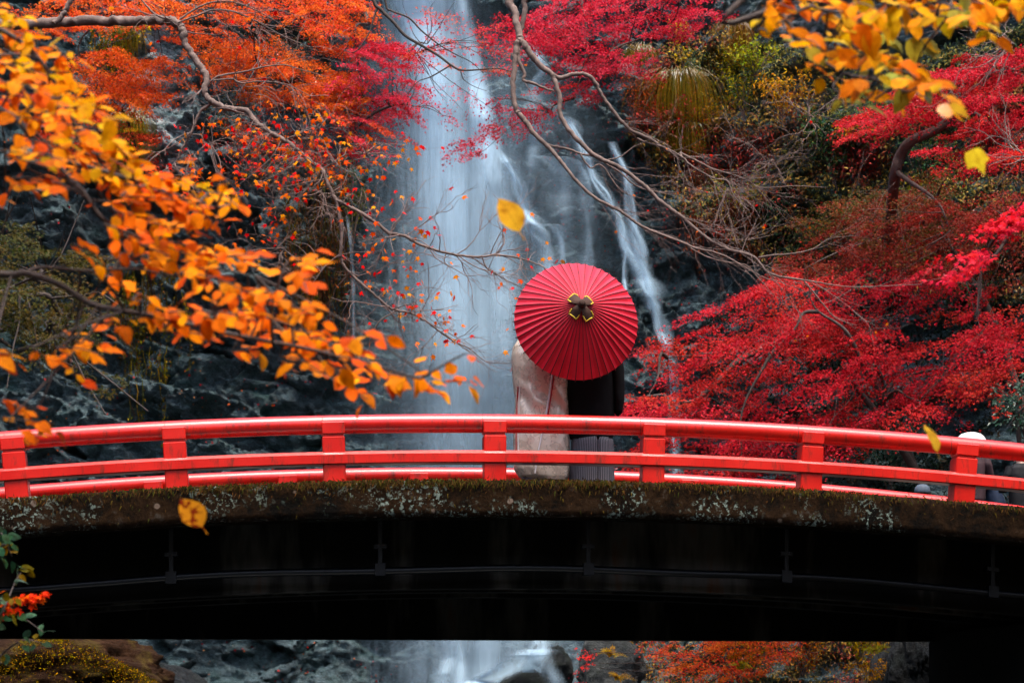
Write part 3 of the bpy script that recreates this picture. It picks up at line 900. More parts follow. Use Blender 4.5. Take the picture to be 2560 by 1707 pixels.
TB = [(3.6, 6.6, -0.2), (3.4, 6.6, 1.5), (3.0, 6.5, 3.2), (2.6, 6.4, 4.3), (2.4, 6.3, 5.0)]
near_tree('broadleaf_tree', 'near tree with large yellow and pale green leaves hanging in from above', SPR_B,
    [{'p': [(1900, -40, 0), (1945, 25, 0), (1970, 58, 0), (1995, 95, 0), (2020, 124, 0), (2047, 147, 0), (2088, 175, 0), (2130, 190, 0), (2190, 200, 0), (2240, 215, 0), (2330, 225, 0)], 'r': .010, 'root': TB[4]},
     {'p': [(1985, -20, 0), (2030, 16, 0), (2070, 28, 0), (2110, 33, 0), (2230, 33, 0), (2340, 40, 0), (2420, 50, 0)], 'r': .006, 'root': TB[4]},
     {'p': [(2600, -60, 0), (2480, -10, 0), (2400, 20, 0), (2330, 30, 0)], 'r': .007, 'root': TB[3]}],
    6.2, TB, pal_b, 66, 300, 8, 1.3)

# leaves in the air
fl = [('yellow oval leaf falling in front of the waterfall', 1276, 535, 6.0, 98, (-.45, -.12, .86), (.35, -.9, .25), (.80, .42, .02), 'oval'),
      ('yellow lobed leaf falling before the red maple with the bent trunk', 2452, 402, 6.0, 66, (.55, -.2, -.8), (.35, -.9, .35), (.80, .58, .02), 'lobed'),
      ('dull yellow leaf falling past the top rail beside the white hat', 2331, 1092, 6.4, 80, (-.25, .1, .9), (.75, -.6, .2), (.66, .36, .02), 'oval'),
      ('yellow leaf with red blotches falling in front of the mossy kerb', 480, 1280, 6.0, 90, (-.55, -.1, .8), (.25, -.93, .3), (.72, .36, .02), 'spotted')]
t = NT('blotched_leaf')
cl = t.mix(t.ramp(t.noise(t.coord('Object'), 4.5, 2), [(0.50, (0, 0, 0)), (0.58, (1, 1, 1))]), (0.66, 0.25, 0.012), (0.20, 0.02, 0.005))
M['spotted'] = t.surface(t.n('MixShader', ins={0: 0.4, 1: t.n('BsdfDiffuse', ins={'Color': cl}).outputs[0], 2: t.n('BsdfTranslucent', ins={'Color': cl}).outputs[0]}).outputs[0])
for lab, u, v, y, px, d, nv, c, kind in fl:
    tv, tf = OVALS[0] if kind != 'lobed' else maple_leaf(.3, .55)
    if kind == 'lobed':
        tv = tv.copy(); tv[:, 1] *= .9
    mb = MB()
    mb.add(tv - np.array([.5, 0, 0]), tf)
    me = mb.mesh('falling_leaf', M['spotted'] if kind == 'spotted' else M['big_leaf'], True, False)
    o = link('falling_leaf', me)
    D, S, N = frames(np.array([d], float), np.array([nv], float))
    L = px / F * y
    m = np.eye(4)
    m[:3, 0], m[:3, 1], m[:3, 2], m[:3, 3] = D[0] * L, S[0] * L * 1.15, N[0] * L, P(u, v, y)
    o.matrix_basis = Matrix(m.tolist())
    o.color = (*c, 1)
    tag(o, lab, 'leaf', 'falling leaves')

# ------------------------------------------------------------------ limb-and-twig trees
def grow(tw, tips, p, d, L, r, lev, rg, wander=.22, grav=-.05, fork=(2, 4), ang=.6, flat=.7):
    n = 5
    pts = [p]
    for i in range(n):
        d = unit(d + rg.normal(0, wander, 3) * np.array([1, flat, 1]) + np.array([0, 0, grav]))
        p = p + d * L / n
        pts.append(p)
    pts = np.array(pts)
    tube(tw, pts, np.linspace(r, max(r * .45, .0011), n + 1), 4 if lev > 0 else 3, cap=False)
    tips.append((pts, lev))
    if lev > 0:
        for k in range(int(rg.integers(*fork))):
            i = int(rg.integers(1, n + 1))
            ax = unit(rg.normal(0, 1, 3) * np.array([1, .8, 1]))
            dd = unit(unit(pts[i] - pts[i - 1]) + ax * ang * rg.uniform(.5, 1.3))
            grow(tw, tips, pts[i], dd, L * rg.uniform(.5, .8), r * .6, lev - 1, rg, wander, grav, fork, ang, flat)

def zp(zone, pts):
    ox, oy = {1: (0, 0), 2: (850, 0), 3: (1700, 0), 4: (0, 560), 5: (850, 560), 6: (1700, 560)}[zone]
    return [(ox + .408 * x, oy + .408 * y) for x, y in pts]

def limb_tree(name, label, trunk, limbs, ybase, bark, twig_mat, seed, trunk_r):
    rg = np.random.default_rng(seed)
    root = thing(name, label, 'tree', trunk[0])
    tp = smooth_path(trunk, 6)
    mb = MB()
    tube(mb, tp, np.linspace(trunk_r[0], trunk_r[1], len(tp)), 12)
    mb.build('trunk', bark, root)
    paths = []
    for lb in limbs:
        n = len(lb['p'])
        dy = np.linspace(lb.get('y0', 0), lb.get('y1', 0), n)
        pts = np.array([P(u, v, ybase + k) for (u, v), k in zip(lb['p'], dy)])
        if 'root' in lb:
            pts = np.vstack([np.asarray(lb['root'], float).reshape(-1, 3), pts])
        pts = smooth_path(pts, 6)
        r = np.interp(np.linspace(0, 1, len(pts)), np.linspace(0, 1, len(lb['r'])), lb['r']) / F * ybase / 2
        r = r * (1 + .10 * fbm(np.arange(len(pts)) * .7, 0, seed, 2, seed)) 
        pts = pts + .15 * r[:, None] * rg.normal(0, 1, pts.shape)
        mb = MB()
        tube(mb, pts, r, 9)
        mb.build('branch', bark, root)
        paths.append((pts, r, lb))
    return root, paths, rg

# crooked maple on the left bank
LD = [
    {'p': zp(1, [(-260, 180), (60, 160), (300, 140), (500, 130), (700, 130), (900, 128), (1040, 128), (1100, 160), (1120, 200), (1130, 250), (1170, 325), (1220, 400), (1268, 480), (1252, 550), (1272, 605), (1320, 635), (1400, 665), (1510, 680), (1560, 740), (1640, 805), (1740, 860), (1800, 900), (1880, 970), (1970, 1040), (2000, 1110), (2040, 1190), (2060, 1230)]),
     'r': [27, 26, 25, 24, 17, 17, 15, 14, 13, 11, 10, 9], 'root': [(-7.4, 24.5, 7.6)], 'y0': .3, 'y1': -.3},
    {'p': zp(1, [(2060, 1230), (2080, 1330), (2092, 1440), (2087, 1568)]) + zp(5, [(-2, 190), (20, 250), (60, 300), (160, 390), (230, 450), (300, 510), (350, 530), (430, 545), (520, 590), (600, 650), (700, 720), (790, 760), (850, 810), (920, 850), (1050, 850)]), 'r': [9, 8, 7, 6, 5, 3, 1.5], 'y0': -.3, 'y1': 0, 'tw': 1},
    {'p': zp(2, [(-25, 1225), (100, 1290), (200, 1350), (300, 1430)]) + zp(5, [(310, 58), (400, 75), (480, 120), (560, 150), (660, 180), (760, 195), (860, 200), (950, 190), (1050, 200), (1120, 215), (1240, 260), (1330, 330)]), 'r': [9, 8, 7.5, 7, 6, 5, 4, 2], 'y0': -.3, 'y1': -.1, 'tw': 1},
    {'p': zp(1, [(1312, 625), (1230, 680), (1190, 770), (1165, 830), (1110, 920), (1075, 1000), (990, 1055)]), 'r': [8, 7, 6.5, 6, 5, 3], 'tw': .6},
    {'p': zp(1, [(1290, 500), (1350, 465), (1500, 440), (1620, 410), (1740, 400), (1850, 430), (2000, 470)]), 'r': [5.5, 5, 4, 2.5, 1.5], 'tw': .9},
    {'p': zp(1, [(1310, 495), (1420, 485), (1480, 510), (1600, 500), (1760, 520), (1900, 590)]), 'r': [4.5, 4, 3, 1.5], 'tw': .9},
    {'p': zp(1, [(1740, 860), (1860, 810), (1950, 770), (2050, 690)]), 'r': [4.5, 4, 3, 1.5], 'tw': .9},
    {'p': zp(1, [(1970, 1040), (2040, 1000), (2120, 950), (2240, 940)]), 'r': [4.5, 4, 3, 1.5], 'tw': .8},
    {'p': zp(5, [(350, 530), (250, 590), (205, 660), (180, 760), (150, 840)]), 'r': [4, 3, 1.5], 'tw': .8},
    {'p': zp(5, [(-5, 190), (-80, 250), (-150, 340), (-200, 420)]), 'r': [4.5, 3, 1.5], 'tw': .8},
    {'p': zp(5, [(650, 180), (640, 230), (680, 260), (740, 250)]), 'r': [3.5, 2, 1], 'tw': .5},
    {'p': zp(5, [(870, 200), (900, 270), (960, 310), (1050, 360), (1110, 385), (1200, 430)]), 'r': [4, 3, 1.5], 'tw': .5},
    {'p': zp(1, [(1040, 120), (960, 95), (900, 40), (850, -20)]), 'r': [6, 5, 4], 'tw': .3},
    {'p': zp(1, [(1090, 140), (1200, 100), (1330, 60), (1480, 90), (1620, 160), (1750, 230), (1900, 290)]), 'r': [5, 4.5, 4, 3, 1.5], 'tw': 1.2},
    {'p': zp(1, [(1100, 120), (1250, 30), (1400, 10), (1560, 60), (1720, 150)]), 'r': [5, 4, 3, 1.5], 'tw': 1.2},
    {'p': zp(1, [(330, 150), (380, 100), (410, 50), (440, -30)]), 'r': [14, 13, 14], 'tw': 0},
    {'p': zp(1, [(1165, 825), (1230, 830), (1250, 880), (1290, 880), (1370, 850), (1480, 840)]), 'r': [3.5, 3, 2, 1], 'tw': .8},
]
TD = [(-8.6, 25.0, -0.2), (-8.4, 24.9, 2.5), (-7.9, 24.7, 5.2), (-7.4, 24.5, 7.6), (-7.3, 24.4, 10.5)]
rootD, pathsD, rgD = limb_tree('maple_tree', 'crooked grey maple with sparse star-shaped orange and red leaves over the dark rock', TD, LD, 24.0, M['bark'], M['twig'], 31, (.2, .12))
tw, tips = MB(), []
for pts, r, lb in pathsD:
    k = lb.get('tw', .35)
    m = int(len(pts) / 6 * 1.6 * k)
    for i in rgD.integers(len(pts) // 4, len(pts), m):
        dloc = unit(pts[min(i + 1, len(pts) - 1)] - pts[max(i - 1, 0)])
        dd = unit(dloc * .8 + rgD.normal(0, .7, 3) * np.array([1, .7, 1]))
        grow(tw, tips, pts[i], dd, rgD.uniform(.3, .75), min(r[i] * .55, .007), 2, rgD, .25, -.03, (1, 4))
allD = np.concatenate([p for p, r, lb in pathsD])
# leafy twigs reaching out to where the leaves hang
def leafy(tw, allp, centers, rg, spread, per, maxd=3.0):
    pos = []
    for C in centers:
        near = allp[np.argmin(((allp - C) ** 2).sum(1))]
        if np.linalg.norm(near - C) > maxd:
            continue
        mid = (near + C) / 2 + rg.normal(0, .06, 3) + np.array([0, 0, .05])
        path = smooth_path([near, mid, C], 4)
        tube(tw, path, np.linspace(.0045, .0018, len(path)), 4, cap=False)
        for k in range(int(rg.integers(max(1, per // 2), per + 1))):
            e = C + rg.normal(0, spread, 3) * np.array([1, .8, .7]) + np.array([0, 0, -.04])
            tube(tw, np.array([C, (C + e) / 2 + rg.normal(0, .015, 3), e]), [.0018, .0014, .001], 3, cap=False)
            pos.append(e)
    return pos
def in_poly(poly, n, rg):
    poly = np.asarray(poly, float)
    lo, hi = poly.min(0), poly.max(0)
    out = []
    while len(out) < n:
        p = rg.uniform(lo, hi)
        x, y = p
        ins = False
        j = len(poly) - 1
        for i in range(len(poly)):
            if (poly[i, 1] > y) != (poly[j, 1] > y) and x < (poly[j, 0] - poly[i, 0]) * (y - poly[i, 1]) / (poly[j, 1] - poly[i, 1]) + poly[i, 0]:
                ins = not ins
            j = i
        if ins:
            out.append(p)
    return np.array(out)
cen = []
for poly, n in (([(480, 290), (560, 290), (640, 300), (730, 370), (700, 430), (560, 420), (430, 430), (400, 350)], 34), ([(640, 240), (800, 250), (880, 320), (860, 420), (720, 350)], 46), ([(590, 330), (720, 340), (860, 420), (900, 520), (760, 500), (600, 450)], 46),
                ([(420, 400), (560, 420), (600, 470), (480, 500), (400, 470)], 22), ([(900, 330), (1010, 330), (1040, 400), (990, 560), (920, 560)], 26), ([(930, 560), (1100, 540), (1150, 620), (1000, 660), (930, 640)], 16),
                ([(620, 480), (720, 520), (720, 620), (640, 600)], 14), ([(900, 690), (1060, 680), (1180, 860), (1120, 930), (960, 800)], 22), ([(860, 600), (930, 590), (960, 760), (880, 720)], 7), ([(1280, 610), (1420, 630), (1430, 660), (1300, 650)], 4), ([(560, 540), (640, 540), (640, 700), (560, 640)], 5)):
    cen += [P(u, v, 24 + rgD.uniform(-.8, .8)) for u, v in in_poly(poly, int(n * .8), rgD)]
pos = leafy(tw, allD, cen, rgD, .12, 5, 1.6)
for pts, lev in tips:
    if lev == 0 and rgD.random() < .16:
        pos.append(pts[-1])
pos = np.array(pos)
n = len(pos)
tag(tw.build('twigs', M['twig'], rootD), kind='stuff')
leaf_set(rootD, MAPLES, pos, np.stack([rgD.normal(0, .7, n), rgD.normal(0, .5, n), rgD.uniform(-1, .1, n)], -1), np.stack([rgD.normal(0, .5, n), -rgD.uniform(.2, 1, n), rgD.uniform(.1, 1, n)], -1),
         rgD.uniform(.045, .08, n), palette([(.74, .20, .02), (.72, .12, .02), (.60, .03, .03), (.80, .32, .04), (.76, .18, .03), (.66, .05, .05)], n, .12, rgD), M['big_leaf'], M['big_leaf_mass'])

# nearly bare maple reaching down from above the fall
LE = [
    {'p': [(1420, -260), (1310, -90)] + zp(2, [(1040, 0), (1070, 70), (1085, 150), (1100, 220), (1105, 265)]), 'r': [26, 23, 20, 18, 18], 'y0': .4, 'y1': 0, 'root': [(4.2, 27.6, 12.6)]},
    {'p': [(1420, -260), (1345, -80)] + zp(2, [(1140, -10), (1132, 60), (1115, 150), (1100, 230), (1090, 300), (1098, 380), (1130, 450), (1125, 495), (1180, 510), (1250, 540), (1310, 560)]), 'r': [16, 15, 13, 12, 9, 7, 5], 'y0': .6, 'y1': .4, 'tw': .5},
    {'p': zp(2, [(1100, 240), (1080, 300), (1070, 400), (1060, 560), (1080, 670), (1110, 715), (1155, 770), (1190, 820), (1260, 885), (1310, 935), (1370, 1010), (1450, 1110), (1540, 1195), (1640, 1255), (1720, 1295), (1800, 1355), (1900, 1410), (2107, 1490)]) + zp(6, [(100, 150), (250, 185), (400, 265), (520, 330), (640, 360)]),
     'r': [15, 14, 13, 13, 11, 9.5, 8, 7.5, 7, 6, 5, 3, 1.5], 'y0': 0, 'y1': -.6, 'tw': 1.0},
    {'p': zp(2, [(1105, 255), (1130, 275), (1180, 350), (1230, 405), (1290, 450), (1315, 500), (1345, 600), (1350, 700), (1390, 780), (1450, 850), (1530, 930), (1610, 980), (1700, 1020), (1790, 1080), (1880, 1150), (1960, 1230), (2060, 1305)]) + zp(3, [(0, 1320), (70, 1380), (130, 1430), (200, 1480), (300, 1530), (380, 1550)]) + zp(6, [(450, 200), (490, 240), (530, 290), (600, 320), (700, 335), (800, 350), (950, 375), (1100, 385), (1480, 370)]),
     'r': [17, 16, 13, 12, 11.5, 11, 10, 10, 9, 8, 8, 7, 6, 5, 3, 1.5], 'y0': 0, 'y1': -.4, 'tw': 1.2},
    {'p': zp(2, [(1290, 450), (1350, 480), (1440, 455), (1530, 470), (1580, 540), (1620, 610), (1680, 690), (1740, 760), (1800, 810), (1900, 850), (1980, 910), (2090, 960)]) + zp(3, [(0, 940), (100, 985), (200, 1035), (300, 1065), (400, 1100), (500, 1150), (700, 1140), (900, 1150)]),
     'r': [11, 10.5, 10, 9, 8, 7, 6, 4, 2.5, 1.5], 'y0': 0, 'y1': .5, 'tw': 1.6},
    {'p': zp(2, [(1260, 885), (1300, 895), (1400, 915), (1480, 945), (1570, 960), (1640, 1010), (1720, 1060), (1800, 1130), (1900, 1170), (2060, 1180)]), 'r': [6, 6, 5, 4.5, 4, 2], 'y0': 0, 'y1': .4, 'tw': 1.0},
    {'p': zp(2, [(1470, 940), (1500, 990), (1540, 1030), (1580, 1010), (1620, 1030), (1680, 1120), (1740, 1180), (1860, 1220)]), 'r': [4.5, 4, 3, 1.5], 'tw': .8},
    {'p': zp(2, [(1640, 980), (1720, 960), (1800, 900), (1850, 880)]), 'r': [3.5, 2.5, 1.2], 'tw': .8},
    {'p': zp(2, [(1820, 850), (1900, 880), (1990, 905), (2107, 970)]) + zp(3, [(60, 1010), (200, 1090), (290, 1110), (330, 1200), (420, 1290)]), 'r': [4.5, 4, 3, 1.5], 'y0': .3, 'y1': 0, 'tw': 1.5},
    {'p': zp(6, [(0, 105), (120, 180), (260, 230), (400, 250), (480, 330), (560, 420)]), 'r': [4, 3, 1.5], 'tw': 1.2},
    {'p': zp(6, [(480, 205), (580, 190), (700, 180), (820, 150), (920, 90), (1100, 70)]), 'r': [4.5, 3.5, 2.5, 1.2], 'tw': 1.4},
    {'p': zp(6, [(760, 350), (820, 420), (900, 520), (960, 580), (1080, 620)]), 'r': [4, 3, 1.2], 'tw': 1.2},
]
TE = [(10.6, 28.6, 0.2), (10.2, 28.5, 3.5), (9.4, 28.3, 7.2), (7.6, 28.0, 10.8), (4.2, 27.6, 12.6)]
rootE, pathsE, rgE = limb_tree('maple_tree', 'nearly bare maple with pale branches sweeping down beside the parasol', TE, LE, 27.0, M['bark'], M['twig'], 47, (.28, .09))
tw, tips = MB(), []
for pts, r, lb in pathsE:
    k = lb.get('tw', .2)
    m = int(len(pts) / 6 * .75 * k)
    for i in rgE.integers(len(pts) // 3, len(pts), m):
        dloc = unit(pts[min(i + 1, len(pts) - 1)] - pts[max(i - 1, 0)])
        dd = unit(dloc * .9 + rgE.normal(0, .55, 3) * np.array([1, .7, 1]) + np.array([.25, 0, -.05]))
        grow(tw, tips, pts[i], dd, rgE.uniform(.3, .85), min(r[i] * .5, .0045), 2, rgE, .16, .02, (1, 4), .45)
pos = np.array([p[-1] for p, lev in tips if lev == 0 and rgE.random() < .10])
tag(tw.build('twigs', M['twig'], rootE), kind='stuff')
n = len(pos)
leaf_set(rootE, MAPLES, pos, np.stack([rgE.normal(0, .7, n), rgE.normal(0, .5, n), rgE.uniform(-1, .1, n)], -1), np.stack([rgE.normal(0, .5, n), -rgE.uniform(.2, 1, n), rgE.uniform(.1, 1, n)], -1),
         rgE.uniform(.03, .05, n), palette([(.6, .05, .02), (.5, .02, .02), (.7, .2, .04)], n, .12, rgE), M['big_leaf'], M['big_leaf_mass'])
# ------------------------------------------------------------------ maples and other trees farther off
RED = [(.42, .010, .030), (.53, .017, .046), (.30, .007, .018), (.50, .028, .026)]
PINK = [(.52, .030, .07), (.60, .055, .09), (.42, .015, .035), (.50, .02, .03)]
ORANGE = [(.72, .15, .012), (.64, .10, .010), (.76, .22, .02), (.58, .07, .012)]
SHADERED = [(.20, .014, .010), (.27, .02, .012), (.14, .02, .010), (.10, .03, .008)]  # leaves dulled and darkened in colour to stand in for missing light
OLIVE = [(.045, .042, .006), (.07, .058, .008), (.03, .042, .008), (.09, .05, .008)]
BROWNRED = [(.26, .04, .018), (.34, .05, .02), (.20, .035, .015)]

def crown_leaves(spec, rg):
    P_, D_, N_, S_, C_, org = [], [], [], [], [], []
    pts = in_poly(spec['poly'], spec['n'], rg)
    L0, nl, ntw = spec['L'], spec['nl'], spec.get('tw', 7)
    for (u, v) in pts:
        y = rg.uniform(*spec['Y'])
        C = P(u, v, y)
        az = math.radians(spec.get('az', -90) + rg.normal(0, spec.get('azs', 45)))
        sl = math.radians(spec.get('slope', 18) + rg.normal(0, 10))
        e1 = np.array([math.cos(az) * math.cos(sl), math.sin(az) * math.cos(sl), -math.sin(sl)])
        e2 = unit(np.cross(np.array([0, 0, 1.0]), e1)) + np.array([0, 0, rg.normal(0, .12)])
        nv = unit(np.cross(e1, e2))
        L = L0 * rg.uniform(.6, 1.3)
        m = int(nl * rg.uniform(.6, 1.3))
        ta = np.linspace(-1, 1, ntw) * math.radians(spec.get('ang', 58)) + rg.normal(0, .12, ntw)
        k = rg.integers(0, ntw, m)
        t = rg.uniform(.08, 1, m) ** .75
        a = ta[k] + rg.normal(0, .10, m)
        lt = t * (1 - .35 * np.abs(ta[k]))
        pos = C + L * ((lt * np.cos(a) - .4)[:, None] * e1 + (lt * np.sin(a))[:, None] * e2) + nv * (rg.normal(0, .035 * L, m)[:, None]) + np.array([0, 0, -1]) * (.16 * L * lt ** 2)[:, None]
        d = np.cos(a)[:, None] * e1 + np.sin(a)[:, None] * e2 + rg.normal(0, .6, (m, 3)) + np.array([0, 0, -.25])
        P_.append(pos); D_.append(d)
        N_.append(nv + rg.normal(0, spec.get('nr', .45), (m, 3)) + np.array([0, -.25, 0]))
        S_.append(rg.uniform(.7, 1.25, m) * spec['size'])
        pal = np.asarray(spec['pal'], float)
        tier = pal[rg.integers(len(pal))]
        c = palette(pal, m, .15, rg) * .5 + tier * .5
        C_.append(c)
        org.append(C - .4 * L * e1)
    return [np.concatenate(q) for q in (P_, D_, N_, S_, C_)], np.array(org)

def maple(name, label, trunk, crowns, seed, bark='dark_bark', r=(.16, .05), limbs=10, cat='tree', tmpl=SMALL, leafmat='leaf', star=False, twigs=60, extra=()):
    rg = np.random.default_rng(seed)
    root = thing(name, label, cat, trunk[0])
    tp = smooth_path(trunk, 6)
    mb = MB()
    tube(mb, tp, np.linspace(r[0], r[1], len(tp)), 10)
    mb.build('trunk', M[bark], root)
    parts, orgs = [], []
    for c in crowns:
        a, o = crown_leaves(c, rg)
        parts.append(a); orgs.append(o)
    orgs = np.concatenate(orgs)
    pos, d, nv, sz, col = [np.concatenate(q) for q in zip(*parts)]
    allp = tp[len(tp) // 3:]
    for k in range(limbs):
        o = orgs[int(rg.integers(len(orgs)))]
        s = allp[np.argmin(((allp - o) ** 2).sum(1))]
        ln = np.linalg.norm(o - s)
        pts = smooth_path([s, s * .65 + o * .35 + rg.normal(0, .08 * ln, 3) + np.array([0, 0, .12 * ln]), s * .3 + o * .7 + rg.normal(0, .06 * ln, 3) + np.array([0, 0, .08 * ln]), o], 5)
        mb = MB()
        tube(mb, pts, np.linspace(r[1] * .8, .008, len(pts)), 6)
        mb.build('branch', M[bark], root)
        allp = np.vstack([allp, pts[3:]])
    for pth, rr in extra:
        pts = smooth_path(pth, 6)
        mb = MB()
        tube(mb, pts, np.linspace(rr[0], rr[1], len(pts)), 7)
        mb.build('branch', M[bark], root)
        allp = np.vstack([allp, pts])
    tw = MB()
    for o in orgs[rg.integers(0, len(orgs), twigs)]:
        s = allp[np.argmin(((allp - o) ** 2).sum(1))]
        ln = np.linalg.norm(o - s)
        if ln > 2.5: continue
        pts = smooth_path([s, (s + o) / 2 + rg.normal(0, .06 * ln, 3), o, o + (o - s) / max(ln, .1) * .3 + rg.normal(0, .06, 3)], 3)
        tube(tw, pts, np.linspace(.010, .003, len(pts)), 4, cap=False)
    if tw.n:
        tag(tw.build('twigs', M[bark], root), kind='stuff')
    if star:
        leaf_set(root, MAPLES, pos, d, nv, sz, col, M['big_leaf'], M['big_leaf_mass'])
    else:
        mb = MB()
        leaf_batch(mb, tmpl, pos, d, nv, sz, col)
        mb.build('crown', M[leafmat], root)
    return root

maple('maple_tree', 'broad red maple spreading low behind the railing, beside the striped skirt', [(9.2, 40.5, .5), (8.9, 40.2, 2.5), (8.1, 39.6, 4.6), (7.2, 39.0, 6.2), (6.2, 38.6, 7.4)], [
    dict(poly=[(1560, 1010), (1600, 900), (1660, 850), (1720, 790), (1850, 720), (1990, 690), (2130, 700), (2300, 660), (2430, 720), (2540, 760), (2540, 900), (2450, 1000), (2330, 1050), (2200, 1080), (2110, 1120), (2060, 1190), (1950, 1200), (1570, 1200)],
         Y=(36, 40), n=175, L=1.2, nl=330, size=.056, pal=RED + RED + [(.16, .012, .012), (.42, .05, .02)], slope=24, az=-140, azs=35)], 101, limbs=14, twigs=90,
    extra=[([P(1700, 1008, 38), P(1740, 1000, 38), P(1790, 960, 38), P(1850, 900, 38.3), P(1960, 860, 39), P(2150, 900, 39.5), (8.1, 39.6, 4.6)], (.035, .09))])
maple('maple_tree', 'red maple with a bent dark trunk high on the vegetated slope', [P(2215, 720, 44), P(2222, 620, 43), P(2228, 530, 41), P(2236, 450, 38.8), P(2250, 390, 38.5), P(2280, 352, 38.3), P(2330, 330, 38.2), P(2372, 300, 38.1), P(2385, 260, 38)], [
    dict(poly=[(2060, 310), (2200, 255), (2350, 160), (2560, 120), (2580, 330), (2480, 360), (2350, 330), (2250, 345)], Y=(36.5, 39), n=70, L=.95, nl=260, size=.055, pal=RED, slope=20, az=-130),
    dict(poly=[(2130, 520), (2300, 480), (2360, 560), (2320, 680), (2160, 690)], Y=(36.5, 37.8), n=20, L=.9, nl=210, size=.05, pal=SHADERED + OLIVE[:2], slope=20, az=-120),
    dict(poly=[(2320, 375), (2560, 335), (2580, 430), (2420, 420)], Y=(36, 38), n=16, L=.9, nl=220, size=.055, pal=RED + [(.66, .06, .02)], slope=16, az=-130)], 103, limbs=9, r=(.12, .075), twigs=50, bark='mid_bark')
maple('maple_tree', 'maple with shade put into its brown-red leaf colour above the bright red one', [(11.0, 42.5, 2.0), (10.6, 42.2, 5.5), (9.6, 41.8, 8.8), (8.6, 41.4, 10.4)], [
    dict(poly=[(1930, 690), (2000, 590), (2110, 545), (2250, 540), (2420, 500), (2560, 470), (2580, 620), (2420, 690), (2250, 680), (2100, 710)], Y=(40, 42.2), n=85, L=1.0, nl=260, size=.052, pal=SHADERED, slope=22, az=-130),
    dict(poly=[(1980, 560), (2110, 500), (2300, 430), (2420, 470), (2200, 560), (2050, 610)], Y=(41, 42.6), n=40, L=.9, nl=220, size=.05, pal=OLIVE + SHADERED[:2], slope=20, az=-120)], 105, limbs=9)
maple('maple_tree', 'vivid red maple crown above the top of the thin side falls', [P(1660, -380, 46.5), P(1610, -280, 46), P(1550, -160, 45), P(1480, -70, 44)], [
    dict(poly=[(1230, 70), (1330, 0), (1480, -40), (1740, -60), (1750, 50), (1690, 150), (1600, 185), (1500, 180), (1420, 165), (1310, 130)], Y=(41.5, 44), n=75, L=1.05, nl=250, size=.055, pal=RED[:2] + PINK[:3], slope=20, az=-120),
    dict(poly=[(1230, 265), (1320, 270), (1375, 300), (1360, 345), (1270, 330), (1160, 400), (1130, 380)], Y=(41.5, 43), n=16, L=.75, nl=150, size=.05, pal=PINK, slope=22, az=-150),
    dict(poly=[(1340, 215), (1450, 190), (1500, 240), (1400, 280)], Y=(42, 43), n=9, L=.7, nl=130, size=.05, pal=PINK + RED, slope=22, az=-150)], 107, limbs=8)
maple('maple_tree', 'pink-red maple spray overlapping the left edge of the main fall', [P(820, -380, 46), P(850, -240, 45.4), P(880, -90, 44.6), P(920, 60, 43.6)], [
    dict(poly=[(880, 110), (950, 85), (1010, 120), (1045, 190), (1035, 260), (1040, 325), (980, 330), (900, 300), (850, 250), (835, 180)], Y=(41.5, 43.5), n=42, L=.85, nl=210, size=.05, pal=PINK, slope=22, az=-60),
    dict(poly=[(850, 260), (960, 310), (950, 390), (880, 420), (800, 330)], Y=(41.5, 43.5), n=16, L=.7, nl=140, size=.05, pal=PINK + [(.7, .14, .03)], slope=22, az=-60),
    dict(poly=[(1010, 40), (1270, 10), (1280, 150), (1230, 200), (1150, 170), (1040, 170)], Y=(41, 43.5), n=26, L=.85, nl=85, size=.05, pal=PINK + [(.72, .18, .03)], slope=18, az=-60),
    dict(poly=[(1000, 160), (1250, 160), (1260, 330), (1050, 300)], Y=(41, 43), n=10, L=.8, nl=45, size=.05, pal=PINK, slope=18, az=-60)], 109, limbs=7,
    extra=[([P(905, -120, 36)] + [P(u, v, 36) for u, v in zp(2, [(205, 0), (250, 60), (330, 140), (400, 220), (500, 280), (600, 340), (680, 400), (740, 430), (830, 430), (960, 420), (1050, 440)])], (.035, .010)),
           ([P(950, -120, 36)] + [P(u, v, 36) for u, v in zp(2, [(280, 20), (320, 70), (420, 110), (500, 190), (600, 270), (700, 330), (800, 380), (880, 450)])], (.022, .006)),
           ([P(u, v, 36) for u, v in zp(2, [(680, 400), (560, 470), (480, 500), (430, 560)])], (.014, .005)),
           ([P(u, v, 36) for u, v in zp(2, [(740, 440), (760, 490), (820, 530), (900, 560)])], (.010, .004)),
           ([P(u, v, 36) for u, v in zp(2, [(230, 40), (205, 120), (170, 220), (90, 320), (0, 300)])], (.018, .006))])
maple('maple_tree', 'orange maple crown sweeping down beside the pink-red spray', [P(640, -380, 46), P(660, -260, 45.5), P(700, -130, 45), P(740, -20, 44.2)], [
    dict(poly=[(520, 130), (600, 95), (760, 140), (880, 200), (900, 260), (850, 300), (760, 260), (640, 240), (545, 185)], Y=(42, 44), n=78, L=.9, nl=240, size=.05, pal=ORANGE, slope=22, az=-60),
    dict(poly=[(690, -30), (920, -40), (915, 110), (860, 140), (720, 60)], Y=(42, 44.2), n=45, L=.9, nl=220, size=.05, pal=ORANGE + [(.6, .04, .015)], slope=20, az=-60),
    dict(poly=[(560, 260), (760, 290), (880, 330), (900, 430), (760, 440), (600, 400)], Y=(42, 44), n=30, L=.75, nl=80, size=.05, pal=ORANGE + RED, slope=25, az=-60)], 111, limbs=9)
